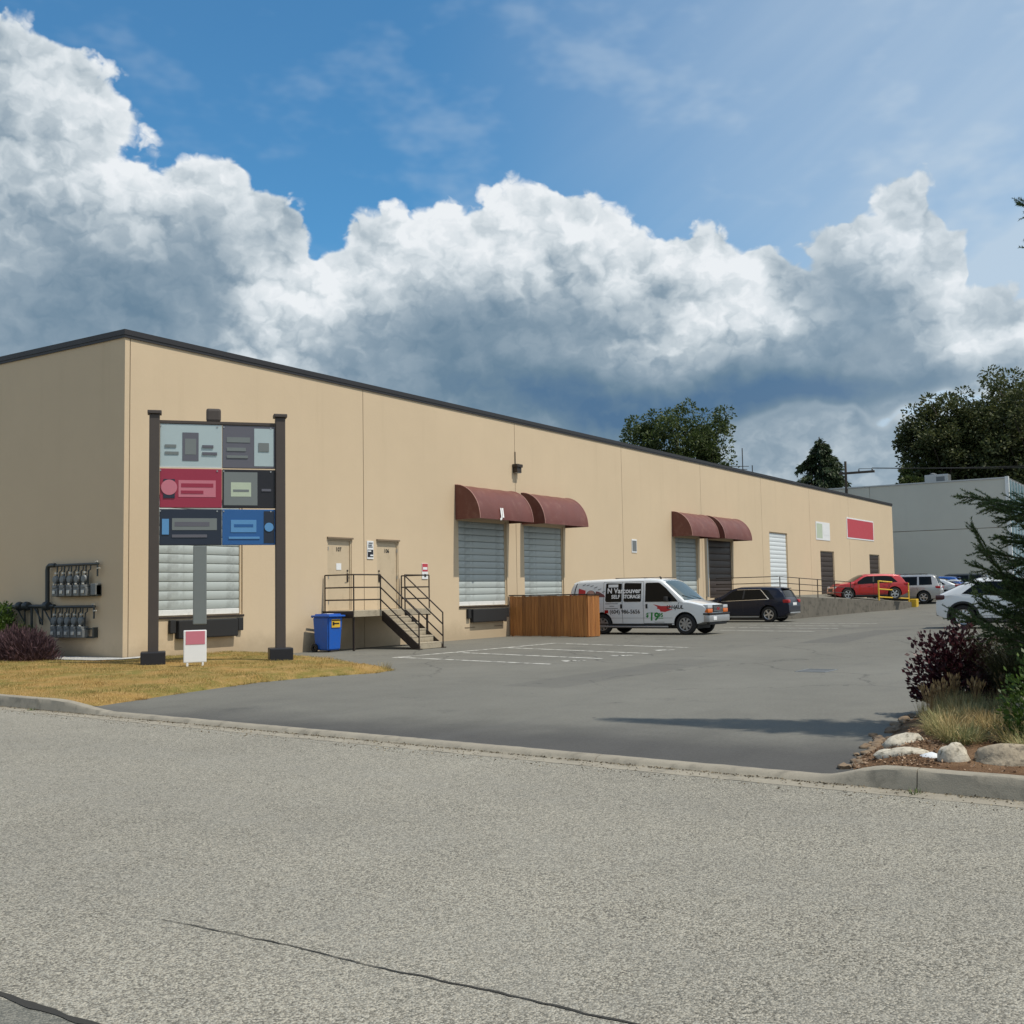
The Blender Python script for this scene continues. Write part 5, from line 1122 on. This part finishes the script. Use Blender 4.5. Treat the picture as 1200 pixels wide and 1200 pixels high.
# near spruce: boughs of needled twigs
def spruce(label, x, y, z0, h, rb, seed, special):
    rng = np.random.default_rng(seed); t = thing('spruce_tree', label, 'tree', (x, y, z0)); mb = MB(); mb.tube([(0, 0, -.1), (.05, 0, h*.5), (0, 0, h)], [.16, .10, .012], 10)
    V, F, nv = [], [], 0
    def needles(a, b, n, ln):
        nonlocal nv
        a, b = np.asarray(a), np.asarray(b); ax = (b-a); al = np.linalg.norm(ax); ax = ax/al; n = int(n)
        s_ = rng.uniform(0, 1, n); r_ = rng.normal(0, 1, (n, 3)); r_ -= (r_@ax)[:, None]*ax; r_ /= np.linalg.norm(r_, axis=1)[:, None]
        d = r_*.8+ax*.75+[0, 0, .12]; d /= np.linalg.norm(d, axis=1)[:, None]; p = a+ax*(s_*al)[:, None]; w = np.cross(d, r_+rng.normal(0, .4, (n, 3))); w /= np.linalg.norm(w, axis=1)[:, None]
        L = (ln*rng.uniform(.7, 1.2, n))[:, None]; V.append(np.stack([p-w*.0042, p+w*.0042, p+d*L], 1).reshape(-1, 3)); F.append(np.arange(3*n).reshape(n, 3)+nv); nv += 3*n
    def bough(p0, az_, L, e0, e1, dens=1.):
        d = np.array([math.cos(az_), math.sin(az_), 0]); sd_ = np.array([-d[1], d[0], 0]); pts = [np.array(p0, float)]; n = 12
        for i in range(n): e = e0+(e1-e0)*((i+.5)/n)**1.3; pts.append(pts[-1]+(d*math.cos(e)+np.array([0, 0, 1])*math.sin(e))*L/n)
        mb.tube([tuple(p) for p in pts], .014+.010*L/2.5, 5, r1=.003)
        nt_ = int(27*L*dens)+5
        for k in range(nt_):
            s_ = .12+.86*(k+rng.uniform(0, .8))/nt_; i = min(n-1, int(s_*n)); p = pts[i]+(pts[i+1]-pts[i])*(s_*n-i); ax = pts[i+1]-pts[i]; ax = ax/np.linalg.norm(ax)
            tl = (.10+.36*(1-s_)*min(1, L/2.2))*rng.uniform(.7, 1.2); sg = 1 if k % 2 else -1
            ph = rng.normal(0, .75); dd = ax*.8+(sd_*sg*math.cos(ph)+np.array([0, 0, 1.])*math.sin(ph)*.8)*.75+np.array([0, 0, -.10]); dd = dd/np.linalg.norm(dd); q = p+dd*tl; q2 = q+(dd+ax*.3+[0, 0, .12])*tl*.35
            needles(p, q, 400*tl, .034); needles(q, q2, 400*tl*.4, .034); mb.tube([tuple(p), tuple(q2)], .0035, 3, r1=.0015, cap=False)
            if tl > .2:
                for m2 in (.35, .65):
                    o_ = p+dd*tl*m2; e2 = dd*.7+sd_*rng.choice([-1, 1])*.4+ax*.4+[0, 0, rng.uniform(-.5, .35)]; e2 = e2/np.linalg.norm(e2); needles(o_, o_+e2*tl*.5, 400*tl*.5, .032)
        needles(pts[-4], pts[-1], 160*L, .034)
    for k in range(250):
        u = ((k+rng.uniform(0, 1))/250)**1.1; z = .35+(h-.5)*u; az_ = k*2.4+rng.uniform(-.3, .3)
        L = rb*(1-u)**1.05*rng.uniform(.72, 1.02)+.12; bough((0, 0, z), az_, L, R(-6), R(16) if u < .5 else R(28), .95)
    for (z, az_, L, e0, e1) in special: bough((0, 0, z), az_, L, e0, e1, 1.15)
    obj('crown', np_mesh('crown', np.concatenate(V), np.concatenate(F), M['needle']), t); mb.build('trunk', M['bark'], t, 50)
spruce('tall dark spruce at the right picture edge with needled boughs', -4.05, -22.25, .2, 12.2, 1.85, 5,
       [(.45, R(94), 2.95, R(8), R(72))]+[(.35+.085*k, R(76+(k*37) % 26), (2.46-.03*k)*(.9+.1*((k*7) % 3)), R(-2), R(38-1.5*k)) for k in range(22)]+[(2.05, R(94), 2.42, R(5), R(12)), (2.0, R(87), 2.25, R(4), R(14)), (1.9, R(100), 2.15, R(4), R(16)), (4.9, R(94), 1.76, R(20), R(26)), (4.55, R(91), 1.66, R(16), R(24))])

# shrubs made of twigs and leaves
def shrub(name, label, loc, w, d_, h, m_, n, leaf, aspect, seed, rz=0, updir=.4, group=None, shell=.5, cat='shrub', lump=.25):
    rng = np.random.default_rng(seed); random.seed(seed); t = thing(name, label, cat, loc, rz, group)
    dv = rng.normal(0, 1, (n, 3)); dv[:, 2] = abs(dv[:, 2]); dv /= np.linalg.norm(dv, axis=1)[:, None]; r_ = rng.uniform(shell**2, 1, n)**.5
    lm_ = 1+lump*np.array([mnoise.noise(tuple(q*2.2+seed)) for q in dv])+.35*lump*np.array([mnoise.noise(tuple(q*6+seed)) for q in dv])
    p = dv*(r_*lm_)[:, None]*[w/2, d_/2, h*.92]+[0, 0, .05]; v, f = leaves_mesh(p, dv+[0, 0, updir], leaf, aspect, .45, rng); obj('foliage', np_mesh('foliage', v, f, m_), t)
    mb = MB()
    for q in p[::max(1, n//40)]: limb(mb, (random.uniform(-.08, .08), random.uniform(-.08, .08), -.03), tuple(q*.9), .014, .003, .12, 5)
    mb.build('stems', M['bark'], t); return t
shrub('smoke_bush', 'dark purple leaved bush at the edge of the planting bed', (-2.85, -19.5, .12), 1.0, 1.05, 1.0, M['purple'], 4600, .062, .62, 31, lump=.4, shell=.25)
shrub('smoke_bush', 'lower dark purple bush behind the ornamental grass under the spruce', (-1.7, -20.1, .12), 1.0, 1.1, .95, M['purple'], 1800, .075, .62, 32, lump=.4)
shrub('leafy_shrub', 'bright green leafy shrub cut off by the right picture edge', (-6.3, -20.95, .15), .85, .85, .84, M['green_bush'], 2600, .05, .5, 33, lump=.35)
shrub('leafy_shrub', 'rounded green shrub against the shaded flank of the warehouse', (-.72, 4.0, .1), .95, 1.25, 1.66, M['green_bush'], 4600, .075, .5, 34)
shrub('leafy_shrub', 'low dark green shrub under the gas pipe regulators', (-.42, 3.25, .1), .7, .9, .95, M['leaf_dark'], 1500, .06, .5, 36)
shrub('heather_bush', 'dusky purple feathery bush on the lawn edge below the gas pipe', (-1.2, 2.3, .1), 1.3, 2.5, .80, M['heather'], 8500, .15, .14, 35, updir=.9, shell=.2)

# arching ornamental grasses
def grass_mass(name, label, parts, m_):
    V, F, n = [], [], 0
    for v, f in parts: V.append(v); F.append(f+n); n += len(v)
    return tag(obj(name, np_mesh(name, np.concatenate(V), np.concatenate(F), m_)), label, 'grass', None, 'stuff')
def grass_clump(name, label, loc, n, ln, spread, m_, seed, width=.006, group=None, seedheads=0, stiff=.5, rad=.15):
    rng = np.random.default_rng(seed); V, F, nv = [], [], 0; t = thing(name, label, 'grass', loc, 0, group) if label else None
    K = 5
    az_ = rng.uniform(0, 6.283, n); L = ln*rng.uniform(.55, 1.15, n); lean = np.clip(rng.normal(spread, spread*.45, n), .03, 1.5); r0 = rad*np.sqrt(rng.uniform(0, 1, n)); b = np.stack([r0*np.cos(az_), r0*np.sin(az_), np.zeros(n)-.02], 1); az_ += rng.normal(0, .5, n)
    d = np.stack([np.cos(az_), np.sin(az_), 0*az_], 1); sd_ = np.stack([-np.sin(az_), np.cos(az_), 0*az_], 1); pts = [b]
    for i in range(K): e = lean*(.35+(1-stiff)*1.6*((i+.5)/K)); pts.append(pts[-1]+(d*np.sin(e)[:, None]+np.array([0, 0, 1])*np.cos(e)[:, None])*(L/K)[:, None])
    for i, p in enumerate(pts):
        w = width*(1-i/K)**.7*.5+.0004; V.append(np.stack([p-sd_*w, p+sd_*w], 1))
    V = np.stack(V, 1).reshape(n, -1, 3); idx = np.arange(n)[:, None]*(2*(K+1)); q = np.array([[2*i, 2*i+1, 2*i+3, 2*i+2] for i in range(K)])
    F = (idx[:, :, None]+q[None]).reshape(-1, 4)
    if not label: return V.reshape(-1, 3)+np.array(loc), F
    obj('blades', np_mesh('blades', V.reshape(-1, 3), F, m_), t)
    if seedheads:
        mb = MB()
        for k in range(seedheads):
            a = rng.uniform(0, 6.28); l_ = ln*rng.uniform(1.2, 1.7); le = rng.uniform(.05, .38); e = Vector((math.cos(a)*math.sin(le)*l_, math.sin(a)*math.sin(le)*l_, math.cos(le)*l_)); mb.tube([(0, 0, 0), tuple(e*.5+Vector((0, 0, .02))), tuple(e)], .0022, 3, cap=False); mb.tube([tuple(e*.86), tuple(e*.93), tuple(e*1.04)], [.003, .011, .002], 5)
        mb.build('seed_heads', M['straw_head'], t)
rng_ = np.random.default_rng(50); random.seed(50)
spots = [(-6.55, -20.25), (-6.2, -20.05), (-6.0, -20.45), (-5.6, -19.95), (-5.5, -20.3), (-5.1, -20.05), (-5.0, -20.55), (-4.6, -19.85), (-4.5, -20.3), (-6.55, -20.75), (-6.35, -21.2), (-7.0, -20.95), (-4.0, -19.75), (-5.7, -20.8), (-4.1, -20.4), (-6.8, -21.35)]
grass_mass('mounded_grass', 'straw and pale green mounded grass behind the boulders', [grass_clump('', None, (x, y, z_bed(x, y)), 620, .22, 1.0, M['straw'], 60+i, .006, None, 0, .35, .20) for i, (x, y) in enumerate(spots)], M['straw'])
for i, (x, y) in enumerate([(-4.3, -19.62), (-3.9, -19.9), (-3.5, -19.6), (-4.8, -19.6), (-3.4, -20.1)]): grass_clump('seed_grass', ['straw grass clump with seed heads in the middle of the row before the purple bush', 'straw seed head clump set back under the purple bush', 'straw seed head clump at the driveway edge beside the purple bush', 'straw seed head clump nearest the driveway edging stones', 'straw seed head clump rearmost under the fountain grass'][i], (x, y, z_bed(x, y)), 150, .22, .45, M['straw'], 90+i, .005, 'tall seeding grass by the purple bush', 26, .7, .14)
for i, (x, y, n, ln) in enumerate([(-3.1, -20.3, 1300, 1.05), (-2.4, -20.75, 900, 1.15), (-3.7, -20.65, 900, .95)]): grass_clump('fountain_grass', ['dark arching fountain grass nearest the purple bush', 'dark arching fountain grass deepest under the spruce', 'dark arching fountain grass behind the green shrub'][i], (x, y, z_bed(x, y)), n, ln, .75, M['dark_grass'], 110+i, .009, None, 0, .25, .25)

# boulders
def boulder(label, loc, sx, sy, sz, m_, seed, rz=0, sub=3, name='boulder'):
    bm = bmesh.new(); bmesh.ops.create_icosphere(bm, subdivisions=sub, radius=1)
    for v in bm.verts:
        c = v.co.copy(); k = 1+.34*mnoise.noise(c*1.1+Vector((seed*7.3, 1, 2)))+.12*mnoise.noise(c*2.7+Vector((seed, 5, 2)))+.04*mnoise.noise(c*7+Vector((seed, 5, 2))); c = c*k
        if c.z < -.5: c.z = -.5
        v.co = (c.x*sx, c.y*sy, c.z*sz)
    mb = MB().addbm(bm); o = mb.build(name, m_, None, 60); o.location = loc; o.rotation_euler = (0, 0, rz); return tag(o, label, 'rock', 'boulders along the kerb')
boulder('rounded greenish grey boulder lying behind the flat pale one', (-6.55, -19.76, .13), .15, .22, .105, M['rock'], 1, R(10))
boulder('long flat pale boulder nearest the driveway', (-7.10, -19.86, .10), .12, .25, .085, M['rock'], 2, R(-4))
boulder('smallest flat white stone between the boulders', (-7.22, -20.12, .115), .07, .10, .055, mat('white stone', (.66, .67, .68), .7, 0, .12, 6), 3, 0, 2)
boulder('angular cream boulder standing upright by the kerb joint', (-7.33, -20.33, .14), .10, .125, .145, M['rock'], 4, R(30))
boulder('largest brown grey boulder at the right picture edge', (-7.30, -20.78, .12), .16, .30, .145, M['rock2'], 5, R(2))
boulder('big buff boulder half buried in the grasses by the green shrub', (-5.2, -20.85, .26), .30, .34, .30, M['rock2'], 6, R(2))
# loose bark, edging lumps: uncountable litter in the bed corner
rng = np.random.default_rng(77); C_, D_ = [], []
for k in range(1700):
    x, y = rng.uniform(-7.75, -5.2), rng.uniform(-21.4, -19.3)
    if rng.random() < .5: x, y = rng.uniform(-7.75, -6.4), rng.uniform(-20.3, -19.35)
    if in_poly(x, y, BED_POLY): C_.append((x, y, z_bed(x, y)+.004)); D_.append((rng.normal(), rng.normal(), rng.uniform(0, .5)))
M['bark_chip'] = m_leaf('bark chips', ((.16, .09, .05), (.25, .16, .10), (.36, .26, .18)), .9, 0, 6)
v, f = leaves_mesh(np.array(C_), np.array(D_), .030, .5, .1, rng); tag(obj('bark_litter', np_mesh('bark_litter', v, f, M['bark_chip'])), 'loose bark chips and dry litter in the bed corner', 'bark', None, 'stuff')
mb = MB(); random.seed(3)
for i in range(70):
    x = random.uniform(-7.35, -2.6); y = interp([(p[0], p[1]) for p in BED], x)-.02+random.gauss(0, .05); bm = bmesh.new(); bmesh.ops.create_icosphere(bm, subdivisions=2, radius=1); k0 = random.uniform(.35, 1.); s3 = (.085*k0, .055*k0, .034*k0); rz_ = Matrix.Rotation(random.uniform(-.5, .5), 3, 'Z')
    for q in bm.verts:
        k = 1+.45*mnoise.noise(q.co*1.3+Vector((i*3.1, 0, 0)))+.15*mnoise.noise(q.co*4+Vector((i, 2, 0))); c_ = rz_ @ Vector((q.co.x*s3[0]*k, q.co.y*s3[1]*k, q.co.z*s3[2]*k)); q.co = (x+c_.x, y+c_.y, .012+c_.z)
    mb.addbm(bm)
struct(mb.build('bed_edging', mat('earthy broken edging', (.20, .145, .095), .95, 0, .35, 5, bump=.6, bscale=30, fine=.15, dirt=(.12, .075, .045), dirtamt=.8, world=True), None, 60))

# lawn blades
rng = np.random.default_rng(5); N = 150000
x = rng.uniform(-7.2, 3.7, N); y = rng.uniform(-8.0, 7.0, N); keep = np.array([in_poly(a, b, LAWN_POLY) and not in_poly(a, b, GR) for a, b in zip(x, y)]); x, y = x[keep], y[keep]
thin = np.array([mnoise.noise((a*1.1, b*1.1, 3))+.5*mnoise.noise((a*4, b*4, 1)) for a, b in zip(x, y)]); keep = thin*1.5+rng.uniform(-.5, .6, len(x)) > -.10; x, y = x[keep], y[keep]
z = np.array([z_lawn(a, b) for a, b in zip(x, y)]); n = len(x); az_ = rng.uniform(0, 6.283, n); L = rng.uniform(.02, .05, n)*(1+.9*np.clip([mnoise.noise((a*1.7, b*1.7, 8)) for a, b in zip(x, y)], -.3, 1)); w = .004
p = np.stack([x, y, z-.004], 1); sd_ = np.stack([np.cos(az_), np.sin(az_), 0*az_], 1); tp = p+np.stack([rng.normal(0, .5, n)*L, rng.normal(0, .5, n)*L, L], 1)
tag(obj('lawn_grass', np_mesh('lawn_grass', np.stack([p-sd_*w, p+sd_*w, tp], 1).reshape(-1, 3), np.arange(3*n).reshape(n, 3), M['blade'])), 'short sunburnt grass on the corner lawn', 'grass', None, 'stuff')
# weeds in the kerb gutter and lawn edge litter
grass_clump('weed_tuft', 'dry weed tuft on the tip of the lawn beside the asphalt', (1.1, -7.2, .03), 70, .20, .6, M['straw'], 140, .006)

# leaf litter and grit washed along the gutter
rng = np.random.default_rng(88); n = 5200; y = rng.uniform(-24, 2, n); off = np.where(rng.random(n) < .6, .275+rng.normal(0, .012, n), rng.uniform(-.25, .27, n)); x = -7.42+.072*(y+6.75)+off
zz = np.where(off > .0, -.012, -.009); C_ = np.stack([x, y, zz], 1); D_ = np.stack([rng.normal(0, 1, n), rng.normal(0, 1, n), rng.uniform(0, .25, n)], 1)
v, f = leaves_mesh(C_, D_, .020, .6, .1, rng); tag(obj('gutter_litter', np_mesh('gutter_litter', v, f, m_leaf('gutter grit', ((.10, .08, .05), (.16, .13, .085), (.26, .22, .15)), .9, 0, 6))), 'dry leaf bits and grit along the kerb gutter', 'litter', None, 'stuff')
# ragged tufts along the lawn edge
tl = []
for i in range(60):
    k = random.randrange(len(LAWN)-3); t_ = random.random(); ax, ay = LAWN[k]; bx, by = LAWN[k+1]
    tl.append(grass_clump('', None, (ax+(bx-ax)*t_, ay+(by-ay)*t_+.03, 0.), 45, .085, .9, M['blade'], 200+i, .006, None, 0, .4, .10))
grass_mass('edge_grass', 'ragged dry grass overhanging the asphalt along the lawn edge', tl, M['blade'])
for i, (yy, lab) in enumerate(((-20.2, 'small green weed growing in the right kerb joint'), (-7.35, 'small green weed growing in the left kerb joint'))): grass_clump('kerb_weed', lab, (xg(yy)+.20, yy, -.015), 26, .07, .9, M['green_bush'], 300+i, .008, None, 0, .4, .05)
